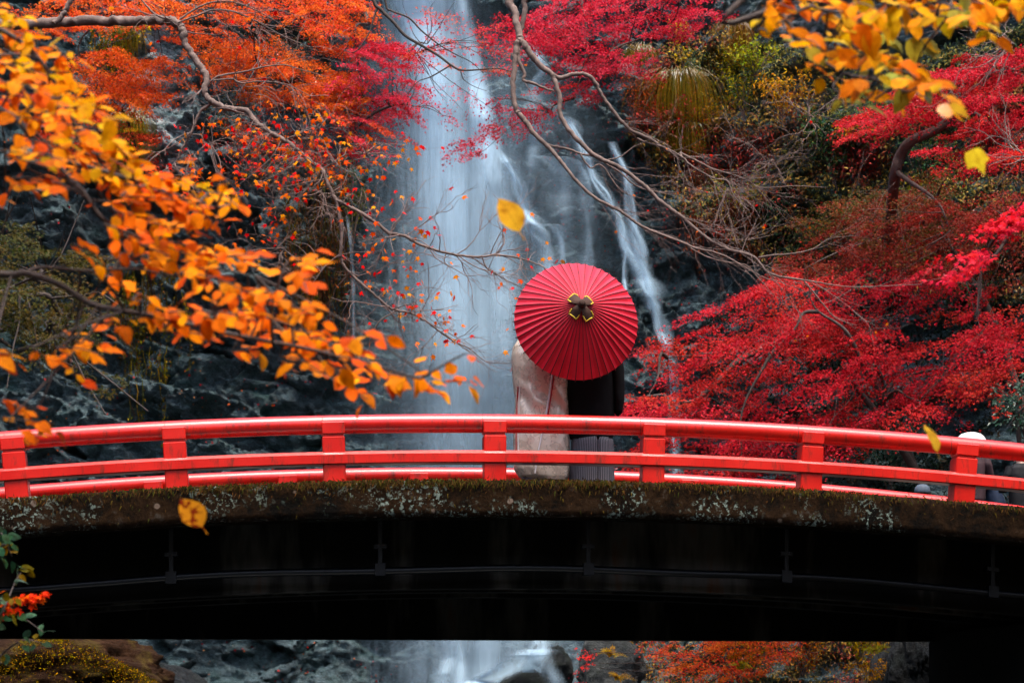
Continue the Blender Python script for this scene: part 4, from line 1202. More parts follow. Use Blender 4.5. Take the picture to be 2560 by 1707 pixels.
maple('maple_tree', 'orange maple against the pale streaked rock under the thick limb', [P(60, -380, 45), P(100, -260, 44.6), P(180, -140, 44), P(270, -50, 43.2)], [
    dict(poly=[(200, 140), (300, 120), (450, 150), (460, 230), (400, 265), (330, 290), (260, 310), (190, 220)], Y=(41.5, 43.2), n=52, L=.9, nl=230, size=.05, pal=ORANGE, slope=18, az=-70),
    dict(poly=[(20, 10), (220, -30), (700, -40), (690, 50), (500, 60), (240, 70), (40, 90)], Y=(41, 43.5), n=62, L=.95, nl=220, size=.05, pal=ORANGE + [(.62, .06, .02)], slope=16, az=-80),
    dict(poly=[(430, 60), (560, 60), (620, 130), (560, 160), (470, 140)], Y=(41.5, 43.5), n=16, L=.8, nl=190, size=.05, pal=ORANGE, slope=18, az=-70),
    dict(poly=[(60, 200), (260, 210), (380, 330), (380, 430), (300, 480), (120, 420), (0, 300)], Y=(41.5, 43), n=44, L=.8, nl=170, size=.05, pal=[(.44, .05, .014), (.55, .07, .015), (.34, .03, .012)], slope=20, az=-70)], 113, limbs=9)
maple('maple_tree', 'olive green tree with fine dark foliage beside the bare rock', [(-4.6, 15.2, -.2), (-4.5, 15.1, 1.6), (-4.2, 14.9, 3.2), (-3.8, 14.6, 4.4)], [
    dict(poly=[(-60, 570), (110, 560), (220, 620), (245, 740), (200, 880), (110, 905), (-60, 870)], Y=(13.8, 15), n=75, L=.34, nl=130, size=.026, pal=OLIVE, slope=28, az=-40),
    dict(poly=[(180, 880), (300, 930), (310, 1010), (220, 960)], Y=(14, 15), n=6, L=.22, nl=60, size=.024, pal=OLIVE, slope=28, az=-40)], 115, limbs=9, r=(.12, .03), twigs=40)
maple('maple_tree', 'bright crimson maple spray hanging close at the picture edge above the red maple', [(3.9, 12.4, -.2), (3.8, 12.3, 2.0), (3.5, 12.2, 3.8), (3.1, 12.0, 4.4)], [
    dict(poly=[(2370, 690), (2420, 600), (2480, 560), (2570, 480), (2600, 600), (2470, 660)], Y=(11.7, 12.2), n=16, L=.32, nl=55, size=.034, pal=[(.66, .02, .04), (.74, .04, .09), (.58, .012, .02)], slope=12, az=-150, azs=25)], 117, r=(.1, .025), limbs=4, star=True, twigs=12)
maple('maple_tree', 'orange and scarlet young maple on the bank under the bridge', [(4.6, 41.8, .8), (4.5, 41.6, 1.8), (4.2, 41.3, 2.6), (3.9, 41.0, 3.1)], [
    dict(poly=[(1600, 1590), (2010, 1590), (1990, 1640), (1880, 1720), (1760, 1730), (1680, 1670)], Y=(39.5, 41.5), n=40, L=.75, nl=150, size=.052, pal=[(.74, .16, .02), (.70, .09, .03), (.66, .05, .04), (.70, .24, .03)], slope=18, az=-130),
    dict(poly=[(1440, 1600), (1480, 1600), (1470, 1720), (1430, 1700)], Y=(39.5, 41), n=6, L=.4, nl=28, size=.05, pal=[(.66, .05, .04)], slope=18, az=-160)], 119, limbs=5, r=(.06, .025), twigs=24)
maple('camellia_tree', 'dark glossy evergreen beside the white hat at the picture edge', [(7.6, 31.4, 3.2), (7.55, 31.3, 4.2), (7.5, 31.2, 5.0), (7.4, 31.1, 5.8)], [
    dict(poly=[(2480, 990), (2520, 940), (2640, 920), (2640, 1090), (2540, 1080), (2500, 1040)], Y=(30.4, 31.4), n=26, L=.5, nl=70, size=.075, pal=[(.015, .042, .025), (.022, .06, .035), (.010, .028, .015)], slope=10, az=-120)], 121, r=(.06, .03), limbs=5, tmpl=LANCE, leafmat='glossy_leaf', twigs=14)
# ------------------------------------------------------------------ plants on the rock
rg5 = np.random.default_rng(501)
def shrub(name, label, u, v, w, h, pal, n, size, tmpl=LANCE, mat='leaf', stems=7, lift=.35, droop=.1, y=None, cat='shrub', group=None):
    c = on_cliff([u], [v + h * .45], lift)[0] if y is None else P(u, v + h * .45, y)
    sc = c[1] / F
    W, H = w * sc / 2, h * sc
    root = thing(name, label, cat, c, group)
    st, mb = MB(), MB()
    for k in range(stems):
        a = rg5.uniform(0, 2 * np.pi)
        e = c + np.array([math.cos(a) * W * rg5.uniform(.4, 1), -abs(math.sin(a)) * W * .7, H * rg5.uniform(.55, 1.05)])
        m = c + (e - c) * .5 + np.array([0, -.1 * W, .12 * H]) + rg5.normal(0, .05 * W, 3)
        pts = smooth_path([c + rg5.normal(0, .06 * W, 3), m, e, e + (e - m) * .35 + np.array([0, 0, -droop * H])], 4)
        tube(st, pts, np.linspace(.012, .004, len(pts)), 4, cap=False)
        q = max(2, n // stems)
        t = rg5.uniform(.2, 1, q)
        p = pts[(t * (len(pts) - 1)).astype(int)] + rg5.normal(0, .17, (q, 3)) * np.array([W, W * .8, H * .6])
        d = rg5.normal(0, 1, (q, 3)) + np.array([0, -.3, -.2])
        nv = rg5.normal(0, .5, (q, 3)) + np.array([0, -.6, .8])
        leaf_batch(mb, tmpl, p, d, nv, size * rg5.uniform(.6, 1.3, q), palette(pal, q, .2, rg5))
    tag(st.build('stems', M['twig'], root), kind='stuff')
    mb.build('foliage', M[mat], root)
    return root

YG = [(.30, .27, .05), (.40, .32, .05), (.20, .22, .05), (.48, .35, .05)]
GOLD = [(.55, .28, .025), (.48, .22, .02), (.60, .36, .04), (.36, .18, .02)]
GREEN = [(.04, .09, .04), (.06, .12, .05), (.03, .065, .03), (.10, .14, .05)]
SHADEGREEN = [(.006, .017, .010), (.010, .025, .015), (.004, .011, .007)]  # evergreen greens, darkened further to stand in for shadow
RUST = [(.22, .05, .02), (.30, .07, .025), (.16, .035, .015), (.12, .05, .02)]
for a in [
    ('shrub', 'yellow-green shrub under the golden hanging grass', 1800, 175, 130, 110, YG, 700, .09),
    ('shrub', 'pale lime shrub below the grey rock slab', 1890, 160, 110, 80, [(.30, .30, .06), (.38, .36, .08), (.2, .24, .05)], 420, .10),
    ('shrub', 'golden-leaved bush in the middle of the slope', 1955, 255, 140, 90, GOLD, 620, .09),
    ('shrub', 'amber bush hugging the slope beside the long grass tuft', 1775, 300, 130, 110, GOLD + YG[:2], 620, .08),
    ('shrub', 'olive bush with feathery leaves between two golden bushes', 1860, 240, 110, 130, YG[1:] + GREEN[:1], 700, .08),
    ('shrub', 'rusty brown bush below the vivid red maple crown', 1580, 270, 170, 130, RUST, 800, .07),
    ('shrub', 'dull red bush beside the hanging grass', 1660, 300, 130, 100, RUST + [(.4, .03, .02)], 600, .06),
    ('shrub', 'broad dark evergreen bush with long leaves on the slope', 2080, 400, 210, 150, GREEN + SHADEGREEN, 900, .13),
    ('shrub', 'dark green bush left of the bent trunk', 2180, 330, 140, 110, GREEN, 520, .10),
    ('shrub', 'dark green bush right of the bent trunk', 2310, 430, 150, 140, SHADEGREEN + GREEN[:2], 640, .11),
    ('shrub', 'bright yellow spray of leaves just above the dark evergreen bush', 2150, 345, 130, 34, [(.70, .42, .03), (.62, .30, .02)], 140, .10),
    ('shrub', 'yellow and green bush in the shade under the bent trunk', 2330, 540, 170, 120, YG + GREEN, 620, .09),
    ('shrub', 'shadowy evergreen bush under the bare twigs', 1960, 560, 200, 120, SHADEGREEN + GREEN[:1], 700, .11),
    ('shrub', 'small olive bush under the dry twigs', 1850, 500, 150, 90, YG[:3] + GREEN[:2], 520, .08),
    ('shrub', 'yellow sprig growing from the grey slab beside the vivid maple', 1690, 85, 70, 60, [(.60, .42, .05), (.5, .36, .04)], 130, .10),
    ('shrub', 'yellow sprig low on the grey slab', 1712, 150, 50, 60, [(.55, .38, .04), (.42, .32, .04)], 120, .09),
    ('shrub', 'evergreen thicket in shade-darkened green inside the broad red maple', 2080, 920, 260, 180, SHADEGREEN, 700, .13),
    ('shrub', 'evergreen thicket in shade-darkened green at the end of the far railing', 2230, 1160, 260, 140, SHADEGREEN, 700, .12),
    ('shrub', 'evergreen bush behind the crimson spray', 2450, 720, 240, 170, SHADEGREEN + GREEN[:1], 800, .12),
    ('shrub', 'green leaves in the gap beside the crimson spray', 2290, 620, 160, 110, GREEN + YG[:1], 520, .10),
    ('shrub', 'yellow-green tuft on the ledge beneath the thick grey limb', 350, 95, 60, 60, [(.42, .32, .03), (.5, .3, .03)], 130, .10),
    ('shrub', 'dark moss clump on the ledge under the orange maple', 300, 120, 120, 80, [(.05, .06, .01), (.09, .08, .012), (.03, .04, .01)], 420, .07),
    ('shrub', 'olive clump of moss beside the foot of the long bare branch', 880, 540, 90, 190, [(.07, .08, .012), (.11, .10, .015), (.04, .05, .01)], 620, .07),
    ('shrub', 'yellow ferny bush on the bank under the bridge', 1880, 1650, 120, 70, GOLD + YG[:2], 420, .08),
    ('shrub', 'rusty bush on the bank between boulder and young maple', 2010, 1650, 140, 90, RUST + GOLD[:2], 520, .07),
    ('shrub', 'yellow-green bush hanging by the pier', 2150, 1620, 110, 90, YG + GOLD[:1], 420, .09),
    ('shrub', 'small gold bush in front of the grey boulder by the pier', 2165, 1690, 90, 60, GOLD, 300, .07),
]:
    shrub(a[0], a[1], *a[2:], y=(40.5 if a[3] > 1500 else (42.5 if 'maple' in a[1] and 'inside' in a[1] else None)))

# undergrowth over the slope, too thick to count
def cover(name, label, poly, n, pal, size, tmpl, lift, seed, thr=.35, mat='leaf', freq=.012):
    r = np.random.default_rng(seed)
    pts = in_poly(poly, n * 2, r)
    k = fbm(pts[:, 0] * freq, pts[:, 1] * freq * 1.3, seed, 3, seed) * .5 + .5
    pts = pts[r.random(len(pts)) < np.clip((k - thr) * 3.2, 0, 1)][:n]
    m = len(pts)
    p = on_cliff(pts[:, 0], pts[:, 1], .03) - np.stack([np.zeros(m), r.exponential(lift, m), np.zeros(m)], -1)
    mb = MB()
    zone = (fbm(pts[:, 0] * .008, pts[:, 1] * .01, seed + 3, 3, seed + 9) * .5 + .5).clip(0, .999)
    pal = np.asarray(pal, float)
    zi = np.clip(zone * 1.8 - .4, 0, .999)
    idx = np.clip((zi * len(pal) + r.normal(0, .9, m)).astype(int), 0, len(pal) - 1)
    col = (pal[idx] * (1 + r.normal(0, .22, (m, 1))).clip(.4, 1.7)).clip(.002, .9)
    leaf_batch(mb, tmpl, p, r.normal(0, 1, (m, 3)) + np.array([0, -.3, -.3]), r.normal(0, .5, (m, 3)) + np.array([0, -.7, .7]), size * r.uniform(.5, 1.4, m), col)
    return tag(mb.build(name, M[mat]), label, 'undergrowth', kind='stuff')
cover('undergrowth', 'mixed green, gold and rusty undergrowth on the slope beside the fall', [(1640, 130), (1750, 60), (1980, 130), (2200, 180), (2560, 60), (2900, 40), (2900, 800), (2560, 760), (2000, 720), (1850, 640), (1680, 520), (1560, 330)],
      56000, [(.08, .11, .04), (.26, .22, .05), (.05, .08, .04), (.42, .25, .05), (.18, .08, .035), (.30, .07, .03), (.40, .04, .03)], .10, LANCE, .22, 61, .12)
cover('undergrowth', 'evergreen ground cover, shade put into its near-black colour, behind the broad red maple', [(1750, 800), (2560, 640), (2560, 1240), (1950, 1240), (1800, 1000)], 9000, [(.003, .007, .004), (.006, .015, .009), (.010, .02, .010), (.025, .014, .006)], .11, LANCE, .4, 63, .25)  # near-black leaf colours stand in for the deep shade here
cover('undergrowth', 'rust and gold undergrowth on the bank under the bridge', [(1560, 1590), (2330, 1590), (2330, 1720), (1560, 1720)], 7000, [(.05, .05, .015), (.20, .12, .02), (.12, .05, .02), (.36, .2, .03), (.30, .05, .03)], .07, LANCE, .35, 65, .2)
cover('undergrowth', 'brown dry growth clinging to the rock under the orange crowns', [(500, 60), (900, 60), (900, 520), (860, 800), (760, 800), (640, 500), (520, 300)], 8000, [(.05, .045, .012), (.10, .06, .02), (.13, .05, .02), (.07, .07, .012)], .06, LANCE, .15, 67, .42)
cover('fallen_leaves', 'scattered red and orange leaves stuck to the wet rock', [(0, 350), (900, 380), (1000, 700), (960, 1250), (1000, 1720), (380, 1720), (0, 1250)], 900, [(.55, .03, .02), (.6, .12, .02), (.45, .02, .03), (.62, .25, .08)], .06, SMALL, .02, 69, .35)
cover('fallen_leaves', 'scattered red leaves stuck to the rock between the side falls', [(1330, 300), (1600, 300), (1800, 620), (1700, 800), (1420, 620)], 420, [(.5, .03, .02), (.4, .05, .02), (.45, .02, .03)], .055, SMALL, .02, 71, .3)

# hanging grass
def grass_tuft(label, u, v, length, n, pal, spread=.25, seed=1, name='grass_tuft', up=.5, width=.014):
    r = np.random.default_rng(seed)
    c = on_cliff([u], [v], .25)[0]
    sc = c[1] / F
    L = length * sc
    root = thing(name, label, 'grass', c)
    mb = MB()
    for k in range(n):
        a = r.normal(0, 1)
        l = L * r.uniform(.6, 1.1)
        p0 = c + r.normal(0, .07, 3) * np.array([1.6, .6, .7])
        out = np.array([a * spread * l, -abs(r.normal(.14, .12)) * l, 0])
        pts = np.array([p0, p0 + out * .5 + np.array([0, 0, up * .25 * l]), p0 + out * .9 + np.array([0, 0, -.12 * l]), p0 + out * 1.1 + np.array([0, 0, -.55 * l]), p0 + out * 1.15 + np.array([0, 0, -.95 * l])])
        pts = smooth_path(pts, 2)
        w = np.linspace(width, .002, len(pts))
        sd = np.array([1, .25 * r.normal(), 0])
        vv = np.stack([pts - sd * w[:, None] / 2, pts + sd * w[:, None] / 2], 1).reshape(-1, 3)
        mb.add(vv, grid_faces(len(pts), 2), palette(pal, 1, .2, r)[0])
    tag(mb.build('blades', M['leaf'], root), kind='stuff')
STRAW = [(.20, .13, .025), (.16, .11, .02), (.11, .10, .02), (.24, .12, .03)]
grass_tuft('long golden grass hanging from the ledge below the vivid maple', 1700, 195, 130, 420, STRAW, .34, 1)
grass_tuft('dry straw-coloured grass hanging from the grey slab', 1840, 70, 100, 320, [(.22, .11, .03), (.17, .08, .025), (.26, .15, .04)], .34, 2)
grass_tuft('short golden grass lower on the slope, left of the olive bush', 1710, 320, 80, 220, STRAW, .35, 3)
grass_tuft('wispy grass at the foot of the vivid maple crown', 1600, 130, 90, 220, STRAW, .35, 4)
grass_tuft('straw grass beneath the thick grey limb', 310, 70, 90, 200, STRAW, .2, 5)
grass_tuft('olive grass beside the pale streaked rock', 330, 300, 110, 240, STRAW[1:], .25, 6)

# root and vine strands hanging down the rock
def strands(label, poly, n, length, pal, seed, sway=.12):
    r = np.random.default_rng(seed)
    pts = in_poly(poly, n, r)
    c = on_cliff(pts[:, 0], pts[:, 1], .25)
    mb = MB()
    for p in c:
        L = length * r.uniform(.5, 1.4) * p[1] / F
        k = np.linspace(0, 1, 7)
        q = p + np.stack([sway * L * fbm(k * 2 + r.uniform(0, 50), 0, 0, 2, seed), .1 * L * fbm(k * 2 + r.uniform(0, 50), 0, 0, 2, seed) - .05, -L * k], -1)
        tube(mb, q, np.linspace(.011, .004, 7), 3, palette(pal, 1, .25, r)[0], cap=False)
        m = int(r.integers(4, 16))
        leaf_batch(mb, LANCE, q[r.integers(1, 7, m)] + r.normal(0, .05, (m, 3)), r.normal(0, .5, (m, 3)) + np.array([0, 0, -1]), r.normal(0, .4, (m, 3)) + np.array([0, -1, .3]), r.uniform(.05, .11, m), palette(pal, m, .25, r))
    return tag(mb.build('hanging_vines', M['leaf']), label, 'vines', kind='stuff')
VINE = [(.13, .11, .02), (.09, .085, .018), (.17, .12, .03), (.10, .06, .025)]
strands('olive strands hanging over the dark rock below the orange oval leaves', [(280, 640), (430, 620), (480, 760), (300, 800)], 60, 130, VINE, 81)
strands('brown strands trailing down the rock beside the main fall', [(700, 430), (880, 430), (880, 720), (780, 760), (720, 600)], 150, 150, [(.10, .05, .025), (.13, .06, .03), (.08, .07, .02)], 82)
strands('straw strands hanging under the thick grey limb', [(230, 60), (330, 60), (330, 130), (230, 120)], 40, 90, STRAW[1:], 83)
strands('straw strands trailing beside the pale streaked rock', [(300, 270), (350, 270), (350, 420), (300, 420)], 40, 120, STRAW[1:], 84)
strands('yellowish strands on the rock just above the railing', [(300, 850), (420, 830), (420, 960), (320, 1000)], 30, 110, VINE + [(.25, .2, .03)], 85)
strands('reddish dry strands on the slope under the side falls twigs', [(1650, 400), (1850, 380), (1900, 560), (1720, 560)], 120, 90, [(.16, .045, .025), (.12, .05, .03), (.2, .06, .03)], 86)

# dry twig thickets
def thicket(label, u, v, n, length, seed, lift=1.2, d0=(0, -.2, .3), lev=2, mat='twig'):
    r = np.random.default_rng(seed)
    c = on_cliff([u], [v], lift)[0]
    root = thing('dry_shrub', label, 'shrub', c)
    tw, tips = MB(), []
    for k in range(n):
        grow(tw, tips, c + r.normal(0, .08, 3), unit(np.array(d0) + r.normal(0, .6, 3)), length * c[1] / F * r.uniform(.6, 1.2), .011, lev, r, .22, -.01, (2, 4), .6)
    tag(tw.build('twigs', M[mat], root), kind='stuff')
thicket('grey tangle of bare twigs on the slope above the evergreen bush', 1930, 400, 14, 110, 91, d0=(.2, -.2, .2))
thicket('brown tangle of bare twigs low on the slope', 1820, 480, 14, 110, 92, d0=(.3, -.2, -.1))
thicket('fine bare twigs before the golden-leaved bush', 2030, 300, 10, 90, 93)
thicket('bare brown twigs on the rock under the orange crown', 800, 480, 14, 90, 94, .8, d0=(-.1, -.3, -.4))
thicket('bare twigs on the dark rock under the crooked maple', 700, 620, 9, 90, 95, .8, d0=(-.2, -.3, -.3))
thicket('bare twigs near the top of the picture above the orange crown', 640, 80, 16, 110, 96, 5.0, d0=(.3, -.2, -.1))
thicket('pale bare twigs hanging over the upper red maple', 2520, 120, 12, 130, 97, 12.0, d0=(-.8, 0, -.1))
thicket('pale bare twigs hanging beside the falling lobed leaf', 2560, 390, 9, 110, 98, 12.0, d0=(-.9, 0, -.1))

# boulders and rocks
def boulder(label, u, v, w, h, y, mat, seed, name='boulder', rough=1.0):
    r = np.random.default_rng(seed)
    c = P(u, v, y)
    th, ph = np.meshgrid(np.linspace(0, np.pi, 72), np.linspace(0, 2 * np.pi, 120, endpoint=False), indexing='ij')
    d = np.stack([np.sin(th) * np.cos(ph), np.sin(th) * np.sin(ph), np.cos(th)], -1)
    facets = unit(r.normal(0, 1, (16, 3)))
    cut = np.min(np.where((d @ facets.T) > .2, r.uniform(.72, 1.0, 16) / np.maximum(d @ facets.T, .2), 9), -1).clip(.5, 1.05)
    rad = cut * (1 + .14 * rough * fbm(d[..., 0] * 2.5 + seed, d[..., 1] * 2.5, d[..., 2] * 2.5, 4, seed) + .05 * rough * fbm(d[..., 0] * 9 + seed, d[..., 1] * 9, d[..., 2] * 9, 4, seed, .65))
    s = np.array([w / 2, (w + h) / 4, h / 2]) * y / F
    mb = MB()
    mb.add((c + d * rad[..., None] * s).reshape(-1, 3), grid_faces(72, 120, True))
    return tag(mb.build(name, mat), label, 'rock', 'rocks at the foot of the cliff')
boulder('grey boulder beside the splash, with red leaves over it', 1530, 1680, 190, 210, 42.0, M['boulder'], 1)
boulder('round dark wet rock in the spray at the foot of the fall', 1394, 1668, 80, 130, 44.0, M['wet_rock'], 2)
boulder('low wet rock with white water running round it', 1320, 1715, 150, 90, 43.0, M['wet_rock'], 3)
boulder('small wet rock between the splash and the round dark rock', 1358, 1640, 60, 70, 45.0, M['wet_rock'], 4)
boulder('grey boulder close to the pier', 2225, 1690, 110, 130, 41.0, M['boulder'], 5)
boulder('pale boulder right under the girder beside the pier', 2265, 1615, 110, 70, 40.6, M['boulder'], 6)
boulder('brown mossy rock mound under the bridge by the green leaves', 90, 1725, 640, 300, 27.0, M['brown_rock'], 7, rough=1.8)
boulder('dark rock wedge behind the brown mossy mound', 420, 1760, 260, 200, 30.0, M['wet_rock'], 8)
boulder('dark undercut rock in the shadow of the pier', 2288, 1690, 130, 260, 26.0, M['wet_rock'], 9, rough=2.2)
# moss and grass on the brown mound
r = np.random.default_rng(77)
n = 4200
uu, vv = r.uniform(-60, 400, n), 0
k = r.random(n)
top = 1640 + 60 * ((uu - 150) / 230) ** 2 - 45 * np.exp(-((uu - 120) / 160) ** 2)
vv = top + r.exponential(28, n)
y = 26.2 - .6 * np.clip((vv - top) / 100, 0, 1) + r.normal(0, .05, n)
p = np.stack([(uu - UC) / F * y, y, EYE + (VH - vv) / F * y], -1)
mb = MB()
leaf_batch(mb, LANCE, p, r.normal(0, .5, (n, 3)) + np.array([0, -.4, .4]), r.normal(0, .5, (n, 3)) + np.array([0, -.6, .8]), r.uniform(.012, .045, n), palette([(.20, .13, .015), (.12, .085, .012), (.10, .045, .015), (.26, .16, .02), (.05, .045, .010)], n, .25, r))
tag(mb.build('moss', M['moss']), 'yellow-green moss and small leaves on the brown mound under the bridge', 'moss', kind='stuff')

# ferns
def fern(label, u, v, px, y, seed, pal):
    r = np.random.default_rng(seed)
    c = P(u, v, y)
    root = thing('fern', label, 'fern', c)
    for k in range(7):
        a = r.uniform(-1.3, 1.3)
        L = px * y / F * r.uniform(.7, 1.1)
        d = np.array([math.sin(a), -.5, math.cos(a) * .7])
        pts = smooth_path([c, c + d * L * .5 + np.array([0, 0, .05 * L]), c + d * L + np.array([0, -.1 * L, -.25 * L])], 5)
        mb = MB()
        tube(mb, pts, np.linspace(.006, .002, len(pts)), 3, pal[0], cap=False)
        for i in range(1, len(pts)):
            ax = unit(pts[i] - pts[i - 1])
            sd = unit(np.cross(ax, np.array([0, -1, .5])))
            for s in (-1, 1):
                leaf_batch(mb, LANCE, pts[i:i + 1], (sd * s + ax * .4)[None], np.array([[0, -.8, .6]]), .22 * L * (1 - .8 * i / len(pts)), palette(pal, 1, .15, r))
        mb.build('frond', M['leaf'], root)
fern('yellow fern arching over the grey boulder by the splash', 1530, 1640, 50, 41.0, 1, [(.48, .32, .03), (.40, .22, .02)])
fern('golden fern low on the grey boulder by the splash', 1545, 1700, 45, 40.8, 2, [(.45, .26, .02), (.36, .2, .02)])
fern('yellow-green fern under the girder beside the pier', 2185, 1632, 50, 39.8, 3, [(.36, .3, .04), (.26, .24, .03)])
fern('pale fern on the bank below the orange maple', 1850, 1672, 45, 39.5, 4, [(.26, .26, .04), (.40, .26, .03)])

# shrub at the lower left, near the camera
rgn = np.random.default_rng(9)
rootS = thing('broadleaf_shrub', 'near shrub with small green leaves and one orange sprig beside the bridge shadow', 'shrub', P(-60, 1760, 9.0))
st = MB()
pos, dd, col = [], [], []
stem_l = [[(-80, 1740), (-30, 1600), (10, 1520), (40, 1450), (60, 1420)], [(-80, 1700), (-30, 1560), (0, 1500), (40, 1530), (110, 1580)], [(-60, 1500), (-20, 1400), (10, 1360), (30, 1390)], [(-70, 1740), (0, 1640), (60, 1600), (120, 1612)], [(-60, 1420), (-10, 1330), (15, 1350)]]
for s in stem_l:
    pts = smooth_path([P(u, v, 9 + rgn.normal(0, .1)) for u, v in s], 6)
    tube(st, pts, np.linspace(.006, .0018, len(pts)), 5)
    for i in range(len(pts) // 3, len(pts)):
        for k in range(1):
            pos.append(pts[i] + rgn.normal(0, .02, 3)); dd.append(rgn.normal(0, .7, 3) + np.array([.3, -.2, -.4]))
            col.append(palette([(.02, .05, .03), (.035, .075, .04), (.12, .09, .015), (.06, .12, .075)], 1, .2, rgn)[0])
tag(st.build('stems', M['dark_bark'], rootS), kind='stuff')
pos, dd, col = np.array(pos), np.array(dd), np.array(col)
n = len(pos)
leaf_set(rootS, OVALS, pos, dd, rgn.normal(0, .5, (n, 3)) + np.array([0, -.5, .8]), rgn.uniform(.035, .062, n), col, M['big_leaf'], M['big_leaf_mass'])
mb = MB()
m = 110
tt = rgn.random(m)
pos = np.array([P(-30 + 140 * q + rgn.normal(0, 6), 1525 - 38 * q + rgn.normal(0, 14 * (1 - q) + 3), 9.05) for q in tt])
leaf_batch(mb, MAPLES[0], pos, rgn.normal(0, .6, (m, 3)) + np.array([.8, -.1, -.1]), rgn.normal(0, .4, (m, 3)) + np.array([0, -.7, .7]), rgn.uniform(.022, .04, m), palette([(.72, .16, .02), (.70, .08, .02)], m, .15, rgn))
tag(mb.build('leaves', M['big_leaf_mass'], rootS), label='orange maple-like sprig', kind='stuff')
# ------------------------------------------------------------------ people
t = NT('skin')
t.principled(Base_Color=(0.55, 0.34, 0.25, 1), Roughness=0.5)
M['skin'] = t.m
t = NT('black_hair')
t.principled(Base_Color=(0.012, 0.010, 0.009, 1), Roughness=0.35)
M['hair'] = t.m

def body(label, base, H, yaw=0.0, pose=None, cat='person'):
    k = H / 1.70
    J = {'pelvis': (0, 0, .95, .115), 'spine': (0, 0, 1.12, .105), 'chest': (0, 0, 1.30, .115), 'neck': (0, .005, 1.435, .052), 'jaw': (0, .03, 1.515, .066), 'skull': (0, .015, 1.60, .082), 'nose': (0, .115, 1.565, .014)}
    for s, n in ((-1, 'l'), (1, 'r')):
        J.update({'hip' + n: (s * .085, 0, .90, .085), 'knee' + n: (s * .095, .01, .50, .058), 'ankle' + n: (s * .095, -.01, .09, .038), 'toe' + n: (s * .105, .13, .035, .032),
                  'sho' + n: (s * .165, 0, 1.37, .052), 'elb' + n: (s * .215, -.02, 1.10, .040), 'wri' + n: (s * .22, .06, .87, .027), 'palm' + n: (s * .22, .085, .80, .026), 'ear' + n: (s * .083, 0, 1.565, .016)})
    for a, b in (pose or {}).items():
        J[a] = (*b, J[a][3])
    E = [('pelvis', 'spine'), ('spine', 'chest'), ('chest', 'neck'), ('neck', 'jaw'), ('jaw', 'skull'), ('jaw', 'nose')]
    for n in 'lr':
        E += [('pelvis', 'hip' + n), ('hip' + n, 'knee' + n), ('knee' + n, 'ankle' + n), ('ankle' + n, 'toe' + n), ('chest', 'sho' + n), ('sho' + n, 'elb' + n), ('elb' + n, 'wri' + n), ('wri' + n, 'palm' + n), ('skull', 'ear' + n)]
        w, p = np.array(J['wri' + n][:3]), np.array(J['palm' + n][:3])
        d = unit(p - w)
        sd = unit(np.cross(d, np.array([1.0, .2, 0]) if abs(d[0]) < .8 else np.array([0, 0, 1.0])))
        for i, (off, ln) in enumerate(((-.030, .065), (-.010, .078), (.010, .074), (.030, .058))):
            a = p + sd * off + d * .035
            b = a + d * ln * .55 + np.array([0, .012, 0])
            c = b + d * ln * .40 + np.array([0, .022, 0])
            for q, (pp, r) in enumerate(((a, .0095), (b, .0085), (c, .0075))):
                J[f'f{n}{i}{q}'] = (*pp, r)
            E += [('palm' + n, f'f{n}{i}0'), (f'f{n}{i}0', f'f{n}{i}1'), (f'f{n}{i}1', f'f{n}{i}2')]
        a = w + (p - w) * .5 - sd * .035
        b = a - sd * .02 + d * .035 + np.array([0, .01, 0])
        J[f'th{n}0'], J[f'th{n}1'] = (*a, .010), (*b, .009)
        E += [('palm' + n, f'th{n}0'), (f'th{n}0', f'th{n}1')]
    names = list(J)
    ix = {q: i for i, q in enumerate(names)}
    me = bpy.data.meshes.new('person')
    me.from_pydata([tuple(c * k for c in J[q][:3]) for q in names], [(ix[a], ix[b]) for a, b in E], [])
    me.materials.append(M['skin'])
    o = bpy.data.objects.new('person', me)
    scene.collection.objects.link(o)
    o.location = base
    o.rotation_euler = (0, 0, yaw)
    md = o.modifiers.new('skin', 'SKIN')
    md.use_smooth_shade = True
    for q, sv_ in zip(names, me.skin_vertices[0].data):
        r = J[q][3] * k
        sv_.radius = (r, r * (.82 if q in ('chest', 'spine', 'pelvis') else 1.0))
        sv_.use_root = q == 'pelvis'
    o.modifiers.new('smooth', 'SUBSURF').render_levels = 1
    tag(o, label, cat)
    return o

def loft(name, parent, rings, mat, seg=72, fold=None, open_bottom=True, arc=False, close_top=True, sq=2.4):
    """rings: (z, cx, cy, rx, ry) from the bottom up; fold(theta, z) adds to the radius as a fraction."""
    R = np.array(rings, float)
    zz = np.linspace(0, len(R) - 1, (len(R) - 1) * 5 + 1)
    R = np.stack([np.interp(zz, np.arange(len(R)), R[:, i]) for i in range(5)], -1)
    th = np.linspace(0, 2 * np.pi, seg, endpoint=False)
    T, Zi = np.meshgrid(th, np.arange(len(R)))
    c, s = np.cos(T), np.sin(T)
    e = 2 / sq
    x, y = np.sign(c) * np.abs(c) ** e, np.sign(s) * np.abs(s) ** e
    f = 1 + (fold(T, R[Zi, 0]) if fold else 0)
    v = np.stack([R[Zi, 1] + R[Zi, 3] * x * f, R[Zi, 2] + R[Zi, 4] * y * f, R[Zi, 0] + 0 * x], -1)
    col = np.zeros((len(R), seg, 3))
    xx = v[..., 0]
    col[..., 0] = np.cumsum(np.concatenate([np.zeros((len(R), 1)), np.linalg.norm(np.diff(v, axis=1), axis=2)], 1), 1) if arc else 0
    if arc:
        mid = len(R) // 2
        col[..., 0] = col[mid, :, 0][None]
    mb = MB()
    mb.add(v.reshape(-1, 3), grid_faces(len(R), seg, True)[:, ::-1], col.reshape(-1, 3))
    if close_top:
        mb.add(v[-1], np.arange(seg)[None, :])
    return mb.build(name, mat, parent)

